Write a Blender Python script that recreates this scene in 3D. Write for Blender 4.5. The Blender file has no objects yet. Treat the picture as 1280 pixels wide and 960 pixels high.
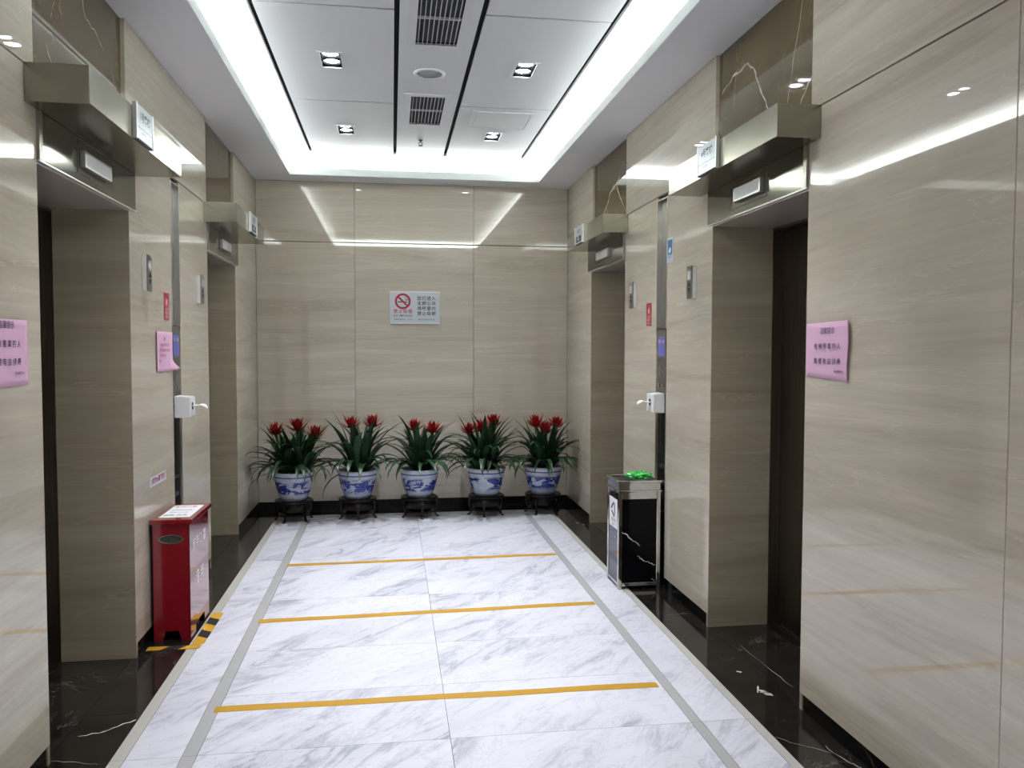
import bpy, bmesh, math, random
from mathutils import Vector, Matrix
random.seed(7)
SC = bpy.context.scene
COL = SC.collection
PI = math.pi

# ------------------------------------------------------------------ camera
CAM_H = 1.45
F_PX, YAW, PITCH, ROLL = 1017.33, 0.1463, 0.044, 0.0024
cy, sy, cp, sp = math.cos(YAW), math.sin(YAW), math.cos(PITCH), math.sin(PITCH)
fwd = Vector((sy * cp, cy * cp, -sp)); rgt = Vector((cy, -sy, 0)); up = rgt.cross(fwd)
c_, s_ = math.cos(ROLL), math.sin(ROLL)
r2 = c_ * rgt + s_ * up; u2 = -s_ * rgt + c_ * up
cam_data = bpy.data.cameras.new('camera'); cam_data.sensor_width = 36
cam_data.lens = 36 * F_PX / 1280; cam_data.clip_start = 0.02; cam_data.clip_end = 60
cam = bpy.data.objects.new('camera', cam_data); COL.objects.link(cam)
M = Matrix((r2, u2, -fwd)).transposed().to_4x4(); M.translation = Vector((0, 0, CAM_H))
cam.matrix_world = M
SC.camera = cam

# ------------------------------------------------------------------ world, exposure, light levels
SC.view_settings.view_transform = 'Standard'; SC.view_settings.look = 'None'
SC.view_settings.gamma = 1; SC.view_settings.use_curve_mapping = False
SC.view_settings.exposure = 0.12
W = bpy.data.worlds.new('lobby_light'); SC.world = W; W.use_nodes = True
W.node_tree.nodes['Background'].inputs[0].default_value = (0.88, 0.92, 1.0, 1)
W.node_tree.nodes['Background'].inputs[1].default_value = 0.7
LED_W = 21.0       # watts per metre of hidden cove strip
SPOT_W = 4.8       # watts per downlight lamp
LED_COL = (0.97, 1.0, 0.98)
SPOT_COL = (0.93, 0.95, 1.0)
SC.cycles.max_bounces = 10; SC.cycles.diffuse_bounces = 6; SC.cycles.glossy_bounces = 6
SC.cycles.sample_clamp_indirect = 6.0

def area_light(name, loc, rot, sx, sy_, power, col, spread=PI, disk=False):
    l = bpy.data.lights.new(name, 'AREA'); l.energy = power; l.color = col; l.spread = spread
    l.shape = 'DISK' if disk else 'RECTANGLE'; l.size = sx
    if not disk: l.size_y = sy_
    o = bpy.data.objects.new(name, l); COL.objects.link(o); o.location = loc; o.rotation_euler = rot
    return o

# main dimensions
XL, XR, YB, H = -1.183, 1.619, 7.462, 2.924
Y0 = -3.0
CL, CR, CB, CF = -0.857, 1.299, 7.20, 2.33       # cove lip
LIP_T = 2.985; HU = 3.08; PK = 0.24
# light of the four hidden strips, lying on the cove ledge and shining up
area_light('cove_light', ((CL - 0.15), (CB + CF) / 2, LIP_T + 0.012), (PI, 0, 0), 0.08, CB - CF, LED_W * (CB - CF), LED_COL)
area_light('cove_light', ((CR + 0.15), (CB + CF) / 2, LIP_T + 0.012), (PI, 0, 0), 0.08, CB - CF, LED_W * (CB - CF), LED_COL)
area_light('cove_light', ((CL + CR) / 2, CB + 0.15, LIP_T + 0.012), (PI, 0, 0), CR - CL, 0.08, LED_W * (CR - CL), LED_COL)
area_light('cove_light', ((CL + CR) / 2, CF - 0.15, LIP_T + 0.012), (PI, 0, 0), CR - CL, 0.08, LED_W * (CR - CL), LED_COL)

# ------------------------------------------------------------------ materials
def new_mat(name):
    m = bpy.data.materials.new(name); m.use_nodes = True
    nt = m.node_tree; b = nt.nodes['Principled BSDF']
    return m, nt, b
def plain(name, col, rough=0.5, metal=0.0, **kw):
    m, nt, b = new_mat(name)
    b.inputs['Base Color'].default_value = (*col, 1); b.inputs['Roughness'].default_value = rough
    b.inputs['Metallic'].default_value = metal
    for k, v in kw.items():
        k = k.replace('_', ' '); b.inputs[k].default_value = v
    return m
def emit(name, col, strength):
    m, nt, b = new_mat(name)
    b.inputs['Base Color'].default_value = (*col, 1)
    b.inputs['Emission Color'].default_value = (*col, 1); b.inputs['Emission Strength'].default_value = strength
    return m
def N(nt, t, **kw):
    n = nt.nodes.new(t)
    for k, v in kw.items(): setattr(n, k, v)
    return n
def coords(nt, scale, rot=(0, 0, 0), rnd=17.0):
    tc = N(nt, 'ShaderNodeTexCoord'); oi = N(nt, 'ShaderNodeObjectInfo')
    mu = N(nt, 'ShaderNodeMath', operation='MULTIPLY'); nt.links.new(oi.outputs['Random'], mu.inputs[0]); mu.inputs[1].default_value = rnd
    ad = N(nt, 'ShaderNodeVectorMath', operation='ADD'); nt.links.new(tc.outputs['Object'], ad.inputs[0]); nt.links.new(mu.outputs[0], ad.inputs[1])
    mr = N(nt, 'ShaderNodeMapping'); mr.inputs['Rotation'].default_value = rot; nt.links.new(ad.outputs[0], mr.inputs['Vector'])
    mp = N(nt, 'ShaderNodeMapping'); mp.inputs['Scale'].default_value = scale
    nt.links.new(mr.outputs[0], mp.inputs['Vector'])
    return mp.outputs[0]
def noise(nt, vec, scale, detail=3, rough=0.5, dist=0.0):
    n = N(nt, 'ShaderNodeTexNoise'); n.inputs['Scale'].default_value = scale; n.inputs['Detail'].default_value = detail
    n.inputs['Roughness'].default_value = rough; n.inputs['Distortion'].default_value = dist
    nt.links.new(vec, n.inputs['Vector']); return n.outputs['Fac']
def ramp(nt, fac, stops):
    r = N(nt, 'ShaderNodeValToRGB'); e = r.color_ramp.elements
    while len(e) < len(stops): e.new(0.5)
    for i, (p, c) in enumerate(stops):
        e[i].position = p; e[i].color = (*c, 1) if len(c) == 3 else c
    nt.links.new(fac, r.inputs[0]); return r.outputs[0]
def mixc(nt, fac, a, b, mode='MIX'):
    m = N(nt, 'ShaderNodeMix', data_type='RGBA', blend_type=mode)
    for s, v in ((0, fac), (6, a), (7, b)):
        if hasattr(v, 'links'): nt.links.new(v, m.inputs[s])
        elif s == 0: m.inputs[0].default_value = v
        else: m.inputs[s].default_value = (*v, 1)
    return m.outputs[2]
def vein(nt, fac, width):
    """bright where the noise crosses one half"""
    a = N(nt, 'ShaderNodeMath', operation='SUBTRACT'); nt.links.new(fac, a.inputs[0]); a.inputs[1].default_value = 0.5
    b = N(nt, 'ShaderNodeMath', operation='ABSOLUTE'); nt.links.new(a.outputs[0], b.inputs[0])
    c = N(nt, 'ShaderNodeMapRange'); nt.links.new(b.outputs[0], c.inputs[0])
    c.inputs[1].default_value = 0; c.inputs[2].default_value = width; c.inputs[3].default_value = 1; c.inputs[4].default_value = 0
    return c.outputs[0]
def mulf(nt, a, b):
    m = N(nt, 'ShaderNodeMath', operation='MULTIPLY')
    for i, v in enumerate((a, b)):
        if hasattr(v, 'links'): nt.links.new(v, m.inputs[i])
        else: m.inputs[i].default_value = v
    return m.outputs[0]

def travertine(name, lo, mid, hi, rough=0.018):
    m, nt, b = new_mat(name)
    v = coords(nt, (0.35, 0.35, 5.5), (0.015, 0.012, 0))
    band = noise(nt, v, 1.0, 6, 0.62, 0.9)
    v2 = coords(nt, (1.6, 1.6, 55.0), (0.02, 0.015, 0))
    fine = noise(nt, v2, 1.0, 5, 0.65, 0.3)
    c = ramp(nt, band, [(0.36, lo), (0.44, mid), (0.52, mid), (0.62, hi)])
    f = ramp(nt, fine, [(0.38, (0.955, 0.95, 0.94)), (0.62, (1.02, 1.02, 1.02))])
    c = mixc(nt, 1.0, c, f, 'MULTIPLY')
    v3 = coords(nt, (0.7, 0.7, 6.0), (0.03, 0.02, 0), 31)
    ln = mulf(nt, vein(nt, noise(nt, v3, 1.0, 6, 0.55, 0.5), 0.006), 0.35)
    c = mixc(nt, ln, c, tuple(min(1, x * 1.22) for x in hi))
    nt.links.new(c, b.inputs['Base Color']); b.inputs['Roughness'].default_value = rough
    b.inputs['IOR'].default_value = 1.60
    return m
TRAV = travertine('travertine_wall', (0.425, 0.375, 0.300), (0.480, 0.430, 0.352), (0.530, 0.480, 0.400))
TRAVJ = travertine('travertine_jamb_shaded', (0.280, 0.235, 0.160), (0.325, 0.278, 0.198), (0.37, 0.320, 0.235), 0.14)  # wall stone darkened and browned; the recess shade is put into the colour
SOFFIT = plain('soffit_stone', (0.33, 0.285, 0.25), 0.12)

def brown_marble():
    m, nt, b = new_mat('brown_marble')
    v = coords(nt, (1, 1, 1))
    base = ramp(nt, noise(nt, v, 3.0, 4), [(0.3, (0.072, 0.053, 0.020)), (0.7, (0.100, 0.076, 0.032))])
    v2 = coords(nt, (1.0, 1.0, 0.8), (0.5, 0.3, 0.9))
    vn = mulf(nt, vein(nt, noise(nt, v2, 2.2, 6, 0.6, 0.8), 0.004), 0.14)
    c = mixc(nt, vn, base, (0.5, 0.45, 0.33))
    nt.links.new(c, b.inputs['Base Color']); b.inputs['Roughness'].default_value = 0.04; return m
BROWN = brown_marble()

def white_marble():
    m, nt, b = new_mat('white_marble')
    v = coords(nt, (0.55, 1.7, 1.0), (0, 0, -0.80), 23)
    cloud = noise(nt, v, 1.5, 6, 0.62, 1.0)
    v2 = coords(nt, (0.5, 1.7, 1), (0, 0, -0.90), 41)
    n2 = noise(nt, v2, 1.9, 8, 0.64, 1.4)
    mask = ramp(nt, cloud, [(0.44, (0, 0, 0)), (0.64, (1, 1, 1))])
    vn = mulf(nt, vein(nt, n2, 0.045), mask)
    c = mixc(nt, mulf(nt, mask, 0.34), (0.60, 0.605, 0.665), (0.38, 0.385, 0.44))
    c = mixc(nt, mulf(nt, vn, 0.8), c, (0.26, 0.27, 0.32))
    v3 = coords(nt, (0.9, 2.6, 1), (0, 0, -0.65), 77)
    hair = vein(nt, noise(nt, v3, 3.2, 9, 0.7, 1.0), 0.010)
    c = mixc(nt, mulf(nt, hair, 0.45), c, (0.25, 0.25, 0.30))
    nt.links.new(c, b.inputs['Base Color']); b.inputs['Roughness'].default_value = 0.22
    b.inputs['IOR'].default_value = 1.45
    return m
WMARB = white_marble()
def black_marble(name, rough, s=0.5):
    m, nt, b = new_mat(name)
    v = coords(nt, (1, 1, 1), (0.2, 0.3, 0.5), 19)
    vn = vein(nt, noise(nt, v, 3.0, 7, 0.6, 1.2), 0.006)
    msk = ramp(nt, noise(nt, v, 2.0, 2), [(0.5, (0, 0, 0)), (0.62, (1, 1, 1))])
    base = ramp(nt, noise(nt, v, 9.0, 4), [(0.3, (0.008, 0.0065, 0.006)), (0.75, (0.020, 0.017, 0.015))])
    c = mixc(nt, mulf(nt, mulf(nt, vn, msk), s), base, (0.55, 0.53, 0.50))
    nt.links.new(c, b.inputs['Base Color']); b.inputs['Roughness'].default_value = rough; return m
BLACKM = black_marble('black_marble', 0.09, 0.16)
BLACKB = plain('black_baseboard_stone', (0.004, 0.004, 0.004), 0.12, 0, Specular_IOR_Level=0.2)
BLACKP = plain('black_bin_stone', (0.003, 0.003, 0.004), 0.06, 0, Specular_IOR_Level=0.12)
STRIPST = plain('beige_strip_stone', (0.43, 0.42, 0.385), 0.25)
STRIPGR = plain('grey_strip_stone', (0.36, 0.36, 0.36), 0.25)
VEINW = plain('white_vein_stone', (0.62, 0.58, 0.50), 0.10)
VEINC = plain('cream_vein_stone', (0.50, 0.44, 0.32), 0.06)
PAINT = plain('white_ceiling_paint', (0.74, 0.74, 0.76), 0.75)
COVEP = plain('white_cove_paint', (0.80, 0.82, 0.81), 0.7)
LIPP = plain('cove_lip_paint', (0.50, 0.53, 0.53), 0.7)
PANEL = plain('white_metal_ceiling_panel', (0.62, 0.63, 0.66), 0.5)
DARKGAP = plain('dark_gap', (0.004, 0.004, 0.005), 0.9)
MORTAR = plain('dark_mortar', (0.09, 0.08, 0.065), 0.9)
def steel(name, col, rough, aniso=(30, 30, 1.0), amt=0.10):
    m, nt, b = new_mat(name)
    v = coords(nt, aniso)
    n = noise(nt, v, 3.0, 3)
    c = ramp(nt, n, [(0.3, tuple(x * (1 - amt) for x in col)), (0.7, tuple(min(1, x * (1 + amt)) for x in col))])
    nt.links.new(c, b.inputs['Base Color']); b.inputs['Metallic'].default_value = 1.0
    b.inputs['Roughness'].default_value = rough
    return m
CANOPY = steel('canopy_brushed_steel', (0.29, 0.275, 0.215), 0.24, (1.5, 1.5, 1.5), 0.10)
HEADER = steel('header_steel', (0.135, 0.13, 0.098), 0.10, (2, 2, 2), 0.10)
CHAN = steel('channel_steel', (0.34, 0.32, 0.28), 0.30, (40, 40, 0.6), 0.12)
DOORM = steel('door_dark_steel', (0.125, 0.105, 0.085), 0.28, (30, 30, 0.5), 0.15)
FRAMEM = steel('door_frame_steel', (0.20, 0.17, 0.14), 0.30, (30, 30, 0.5), 0.15)
CHROME = plain('polished_steel', (0.62, 0.61, 0.59), 0.07, 1.0)
SATIN = plain('satin_steel', (0.70, 0.70, 0.68), 0.30, 1.0)
BRIGHTST = plain('bright_steel_sheen', (0.90, 0.90, 0.89), 0.42, 0.75)  # call unit steel made near-white; its reflected light is put into the colour
GREYST = plain('grey_faceplate_steel', (0.30, 0.29, 0.27), 0.32, 1.0)
WHITEP = plain('white_plastic', (0.78, 0.79, 0.80), 0.35)
TISSUE = plain('tissue_paper', (0.88, 0.89, 0.90), 0.9)
SIGNW = plain('white_sign_face', (0.70, 0.73, 0.76), 0.25)
PLATE = plain('silver_plate', (0.52, 0.55, 0.59), 0.30, 0.35)
INK = plain('black_ink', (0.02, 0.02, 0.025), 0.6)
NAVYINK = plain('dark_blue_ink', (0.03, 0.035, 0.06), 0.6)
REDINK = plain('red_ink', (0.36, 0.006, 0.03), 0.5)
MAGINK = plain('magenta_ink', (0.30, 0.02, 0.10), 0.5)
PINK = plain('pink_paper', (0.66, 0.40, 0.56), 0.8)
REDST = plain('red_sticker', (0.27, 0.014, 0.028), 0.4)
PALEINK = plain('pale_ink', (0.80, 0.55, 0.55), 0.5)
WHITEINK = plain('white_ink', (0.80, 0.80, 0.82), 0.5)
BLUEST = plain('blue_sticker', (0.015, 0.12, 0.32), 0.4)
PBLUE = plain('pale_blue_paper', (0.55, 0.65, 0.75), 0.5)
INDIGO = plain('indigo_label', (0.10, 0.11, 0.38), 0.4)
REDBIN = plain('red_lacquer', (0.20, 0.002, 0.010), 0.14, 0, Coat_Weight=1.0, Coat_Roughness=0.05)
YELLOW = plain('yellow_tape', (0.40, 0.215, 0.010), 0.5)
YELLH = plain('yellow_hazard_tape', (0.50, 0.27, 0.015), 0.4)
BLACKH = plain('black_hazard_tape', (0.012, 0.012, 0.015), 0.4)
WOOD = plain('dark_lacquered_wood', (0.005, 0.0025, 0.003), 0.30, 0, Specular_IOR_Level=0.25)
SOIL = plain('potting_soil', (0.02, 0.014, 0.010), 0.95)
GREENBAG = plain('green_plastic_film', (0.01, 0.42, 0.05), 0.22, 0, Transmission_Weight=0.25)
GRILLED = plain('grille_dark', (0.012, 0.013, 0.016), 0.8)
FIN = plain('grille_fin_grey', (0.16, 0.17, 0.18), 0.6)
GRILLEW = plain('grille_white_metal', (0.60, 0.61, 0.64), 0.45)
SPEAKC = plain('speaker_mesh_grey', (0.33, 0.34, 0.34), 0.8)
LAMP = emit('lamp_lens', (0.90, 0.94, 1.0), 30.0)
SCREEN = emit('display_screen', (0.50, 0.52, 0.52), 0.08)
LEDM = emit('led_strip_face', LED_COL, 6.0)
def leaf_mat(name, a, b2):
    m, nt, b = new_mat(name)
    v = coords(nt, (6, 6, 6))
    c = ramp(nt, noise(nt, v, 1.0, 2), [(0.35, a), (0.65, b2)])
    nt.links.new(c, b.inputs['Base Color']); b.inputs['Roughness'].default_value = 0.38; return m
LEAF = leaf_mat('bromeliad_leaf', (0.005, 0.024, 0.008), (0.018, 0.055, 0.019))
LEAFL = leaf_mat('bromeliad_leaf_light', (0.030, 0.075, 0.038), (0.05, 0.105, 0.052))
BRACT = leaf_mat('red_bract', (0.20, 0.004, 0.006), (0.34, 0.010, 0.010))
def porcelain(seed):
    m, nt, b = new_mat('blue_white_porcelain')
    tc = N(nt, 'ShaderNodeTexCoord'); sep = N(nt, 'ShaderNodeSeparateXYZ'); nt.links.new(tc.outputs['Object'], sep.inputs[0])
    mp = N(nt, 'ShaderNodeMapping'); mp.inputs['Location'].default_value = (seed * 3.7, seed * 1.9, seed * 5.3); mp.inputs['Scale'].default_value = (1, 1, 1.9)
    nt.links.new(tc.outputs['Object'], mp.inputs['Vector'])
    z = sep.outputs['Z']
    def zwin(a, b_, soft=0.004):
        def mr(lo, hi, o0, o1):
            n = N(nt, 'ShaderNodeMapRange'); nt.links.new(z, n.inputs[0])
            n.inputs[1].default_value = lo; n.inputs[2].default_value = hi; n.inputs[3].default_value = o0; n.inputs[4].default_value = o1; return n.outputs[0]
        return mulf(nt, mr(a - soft, a + soft, 0, 1), mr(b_ - soft, b_ + soft, 1, 0))
    big = ramp(nt, noise(nt, mp.outputs[0], 9.0, 4, 0.6, 0.8), [(0.465, (0, 0, 0)), (0.495, (1, 1, 1))])
    wash = ramp(nt, noise(nt, mp.outputs[0], 6.5, 2, 0.5, 0.4), [(0.48, (0, 0, 0)), (0.62, (1, 1, 1))])
    tex = noise(nt, mp.outputs[0], 60.0, 3)
    band = zwin(0.058, 0.168, 0.012)
    white = (0.46, 0.50, 0.58)
    c = mixc(nt, mulf(nt, mulf(nt, wash, zwin(0.03, 0.15, 0.01)), 0.45), white, (0.16, 0.22, 0.50))
    blue = ramp(nt, tex, [(0.35, (0.004, 0.010, 0.12)), (0.62, (0.03, 0.055, 0.30)), (0.72, (0.25, 0.30, 0.50))])
    c = mixc(nt, mulf(nt, big, band), c, blue)
    c = mixc(nt, zwin(0.198, 0.207, 0.002), c, (0.015, 0.02, 0.22))
    c = mixc(nt, zwin(0.014, 0.018, 0.001), c, (0.05, 0.07, 0.30))
    nt.links.new(c, b.inputs['Base Color']); b.inputs['Roughness'].default_value = 0.10; return m

# ------------------------------------------------------------------ mesh helpers
class MB:
    def __init__(s): s.bm = bmesh.new()
    def box(s, x0, x1, y0, y1, z0, z1, bev=0.0, seg=1):
        if x0 > x1: x0, x1 = x1, x0
        if y0 > y1: y0, y1 = y1, y0
        if z0 > z1: z0, z1 = z1, z0
        r = bmesh.ops.create_cube(s.bm, size=1)
        for v in r['verts']:
            v.co = Vector((x0 + (v.co.x + 0.5) * (x1 - x0), y0 + (v.co.y + 0.5) * (y1 - y0), z0 + (v.co.z + 0.5) * (z1 - z0)))
        if bev > 0:
            ed = list({e for v in r['verts'] for e in v.link_edges})
            bmesh.ops.bevel(s.bm, geom=ed, offset=bev, segments=seg, affect='EDGES', profile=0.5)
        return s
    def poly(s, pts):
        s.bm.faces.new([s.bm.verts.new(p) for p in pts]); return s
    def prism(s, pts, d):
        """closed polygon pts extruded by vector d"""
        a = [s.bm.verts.new(p) for p in pts]; b = [s.bm.verts.new(Vector(p) + Vector(d)) for p in pts]
        s.bm.faces.new(a); s.bm.faces.new(b[::-1]); n = len(a)
        for i in range(n): s.bm.faces.new((a[i], b[i], b[(i + 1) % n], a[(i + 1) % n]))
        return s
    def lathe(s, prof, n=32, c=(0, 0, 0)):
        rings = []
        for r, z in prof:
            if r < 1e-6: rings.append([s.bm.verts.new((c[0], c[1], c[2] + z))])
            else: rings.append([s.bm.verts.new((c[0] + r * math.cos(2 * PI * i / n), c[1] + r * math.sin(2 * PI * i / n), c[2] + z)) for i in range(n)])
        for a, b in zip(rings, rings[1:]):
            for i in range(n):
                j = (i + 1) % n
                if len(a) == 1 and len(b) > 1: s.bm.faces.new((a[0], b[j], b[i]))
                elif len(b) == 1 and len(a) > 1: s.bm.faces.new((a[i], a[j], b[0]))
                elif len(a) > 1: s.bm.faces.new((a[i], a[j], b[j], b[i]))
        return s
    def tube(s, pts, rad, n=8):
        rings = []
        for k, p in enumerate(pts):
            p = Vector(p); q = Vector(pts[min(k + 1, len(pts) - 1)]) - Vector(pts[max(k - 1, 0)])
            q.normalize(); a = q.orthogonal().normalized(); b = q.cross(a)
            r = rad[k] if isinstance(rad, (list, tuple)) else rad
            rings.append([s.bm.verts.new(p + r * (a * math.cos(2 * PI * i / n) + b * math.sin(2 * PI * i / n))) for i in range(n)])
        for a, b in zip(rings, rings[1:]):
            for i in range(n): s.bm.faces.new((a[i], a[(i + 1) % n], b[(i + 1) % n], b[i]))
        s.bm.faces.new(rings[0][::-1]); s.bm.faces.new(rings[-1]); return s
    def obj(s, name, mat, parent=None, smooth=False, base=None):
        bmesh.ops.recalc_face_normals(s.bm, faces=s.bm.faces[:])
        xs = [v.co for v in s.bm.verts]
        lo = Vector((min(v.x for v in xs), min(v.y for v in xs), min(v.z for v in xs)))
        hi = Vector((max(v.x for v in xs), max(v.y for v in xs), max(v.z for v in xs)))
        o_ = Vector(((lo.x + hi.x) / 2, (lo.y + hi.y) / 2, lo.z)) if base is None else Vector(base)
        for v in s.bm.verts: v.co -= o_
        me = bpy.data.meshes.new(name); s.bm.to_mesh(me); s.bm.free()
        if smooth:
            for p in me.polygons: p.use_smooth = True
        me.materials.append(mat)
        for p in me.polygons: p.material_index = 0
        o = bpy.data.objects.new(name, me); COL.objects.link(o)
        o.location = o_
        if parent is not None:
            o.parent = parent; o.location = o_ - wloc(parent)
        return o
def wloc(o):
    v = Vector(o.location)
    while o.parent: o = o.parent; v += o.location
    return v
def solid(mb, t):
    mb.bm.normal_update(); bmesh.ops.recalc_face_normals(mb.bm, faces=mb.bm.faces[:]); mb.bm.normal_update()
    bmesh.ops.solidify(mb.bm, geom=mb.bm.faces[:], thickness=t)
def empty(name, loc):
    o = bpy.data.objects.new(name, None); o.empty_display_size = 0.1; COL.objects.link(o); o.location = loc; return o
def tag(o, label=None, cat=None, group=None, kind=None):
    if label: o['label'] = label
    if cat: o['category'] = cat
    if group: o['group'] = group
    if kind: o['kind'] = kind
    return o
def thing(name, loc, label, cat, group=None): return tag(empty(name, loc), label, cat, group)
def dup(o, loc=None, parent=None):
    c = o.copy(); COL.objects.link(c)
    if loc is not None: c.location = loc
    if parent is not None: c.parent = parent
    for ch in list(o.children): dup(ch, None, c)
    return c
def smooth_angle(o, a=0.7):
    for p in o.data.polygons: p.use_smooth = True
    try: o.data.set_sharp_from_angle(angle=a)
    except Exception: pass

AX = {'L': (Vector((0, 1, 0)), Vector((1, 0, 0))), 'R': (Vector((0, -1, 0)), Vector((-1, 0, 0))), 'B': (Vector((1, 0, 0)), Vector((0, -1, 0)))}
def text(s, size, pos, xdir, nrm, mat, parent, align='CENTER', squeeze=1.0, spacing=1.0, bold=0.0, name='lettering', label=None):
    """flat print on a surface; pos = centre of the line"""
    cu = bpy.data.curves.new('t', 'FONT'); cu.body = s; cu.size = 1; cu.align_x = align; cu.align_y = 'CENTER'
    cu.space_character = spacing; cu.offset = bold; cu.resolution_u = 2
    t = bpy.data.objects.new('t', cu); COL.objects.link(t)
    dg = bpy.context.evaluated_depsgraph_get()
    me = bpy.data.meshes.new_from_object(t.evaluated_get(dg)); bpy.data.objects.remove(t)
    xd = Vector(xdir).normalized(); n = Vector(nrm).normalized(); yd = n.cross(xd)
    me.materials.clear(); me.materials.append(mat); me.name = name
    for v in me.vertices:
        v.co = xd * (v.co.x * size * squeeze) + yd * (v.co.y * size)
    o = bpy.data.objects.new(name, me); COL.objects.link(o)
    p = Vector(pos) + n * 0.0006
    o.location = p
    if parent is not None: o.parent = parent; o.location = p - wloc(parent)
    if label: o['label'] = label
    return o
def quad_on(mb, c, xd, nrm, w, h, t=0.0006):
    """thin rectangle centred at c standing off along nrm"""
    xd = Vector(xd).normalized(); n = Vector(nrm).normalized(); yd = n.cross(xd); c = Vector(c)
    mb.prism([c - xd * w / 2 - yd * h / 2, c + xd * w / 2 - yd * h / 2, c + xd * w / 2 + yd * h / 2, c - xd * w / 2 + yd * h / 2], n * t)
    return mb
def ring_on(mb, c, xd, nrm, r0, r1, t=0.0006, n=36, a0=0, a1=2 * PI):
    xd = Vector(xd).normalized(); nn = Vector(nrm).normalized(); yd = nn.cross(xd); c = Vector(c) + nn * t
    for i in range(n):
        a = a0 + (a1 - a0) * i / n; b = a0 + (a1 - a0) * (i + 1) / n
        f = lambda r, t_: c + (xd * math.cos(t_) + yd * math.sin(t_)) * r
        if r0 > 0: mb.poly([f(r0, a), f(r1, a), f(r1, b), f(r0, b)])
        else: mb.poly([c, f(r1, a), f(r1, b)])
    return mb
def ribbon(pts, widths, nrm, t=0.0004):
    """thin inlaid vein following world points on a plane"""
    mb = MB(); n = Vector(nrm); L = []
    for k, p in enumerate(pts):
        d = (Vector(pts[min(k + 1, len(pts) - 1)]) - Vector(pts[max(k - 1, 0)])).normalized()
        q = n.cross(d) * widths[k] / 2; L.append((Vector(p) + n * t - q, Vector(p) + n * t + q))
    for a, b in zip(L, L[1:]): mb.poly([mb_ for mb_ in (a[0], a[1], b[1], b[0])])
    return mb
def wander(pts, n=5, j=0.006, w=0.004, plane='yz', taper=True):
    """subdivide a polyline with jitter in its plane -> points, widths"""
    out = []; ws = []
    for a, b in zip(pts, pts[1:]):
        for k in range(n):
            p = Vector(a).lerp(Vector(b), k / n)
            if plane == 'yz': p += Vector((0, random.uniform(-j, j), random.uniform(-j, j)))
            elif plane == 'xy': p += Vector((random.uniform(-j, j), random.uniform(-j, j), 0))
            else: p += Vector((random.uniform(-j, j), 0, random.uniform(-j, j)))
            out.append(p); ws.append(w * random.uniform(0.4, 1.5))
    out.append(Vector(pts[-1])); ws.append(w * 0.3); ws[0] = w * 0.4
    return out, ws

# ------------------------------------------------------------------ floor
floor = MB().box(-1.70, 2.15, Y0, 7.60, -0.06, -0.013).obj('floor', MORTAR); tag(floor, kind='structure')
G = 0.0009
def tile(x0, x1, y0, y1, mat, name='floor_tile'):
    return MB().box(x0 + G, x1 - G, y0 + G, y1 - G, -0.013, 0.0).obj(name, mat, floor)
YJ = [Y0, -2.43, -1.53, -0.63, 0.27, 1.17, 2.07, 2.965, 3.46, 3.965, 4.76, 5.66, 6.57, 6.982]
for a, b in zip(YJ, YJ[1:]):
    tile(-0.692, 0.209, a, b, WMARB); tile(0.209, 1.144, a, b, WMARB)
YS = [y for y in YJ if y not in (3.46,)]
for a, b in zip(YS, YS[1:]):
    tile(-0.936, -0.744, a, b, WMARB); tile(1.187, 1.368, a, b, WMARB)
for a, b in zip(YS, YS[1:]):
    tile(-0.744, -0.692, a, b, STRIPGR, 'border_strip'); tile(1.144, 1.187, a, b, STRIPGR, 'border_strip')
    tile(-0.985, -0.936, a, b, STRIPST, 'border_strip'); tile(1.368, 1.407, a, b, STRIPST, 'border_strip')
tile(-0.985, 1.407, 6.982, 6.995, STRIPGR, 'border_strip')
for a, b in ((-0.985, 0.209), (0.209, 1.407)): tile(a, b, 6.995, 7.17, WMARB)
YK = [Y0, -2.53, -1.69, -0.85, -0.01, 0.83, 1.67, 2.51, 3.35, 4.19, 5.03, 5.87, 6.71, 7.17]
btiles = []
for a, b in zip(YK, YK[1:]):
    tile(XL - 0.02, -0.985, a, b, BLACKM); btiles.append(tile(1.407, XR + 0.02, a, b, BLACKM))
for a, b in ((-1.203, -0.35), (-0.35, 0.6), (0.6, 1.639)): tile(a, b, 7.17, YB + 0.02, BLACKM)
for sx, ys, ye in ((-1, 2.98, 3.95), (-1, 5.54, 6.50), (1, 3.02, 3.985), (1, 5.56, 6.54)):
    if sx < 0: tile(-1.513, XL - 0.02, ys, ye, BLACKM)
    else: tile(XR + 0.02, 1.949, ys, ye, BLACKM)
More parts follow.
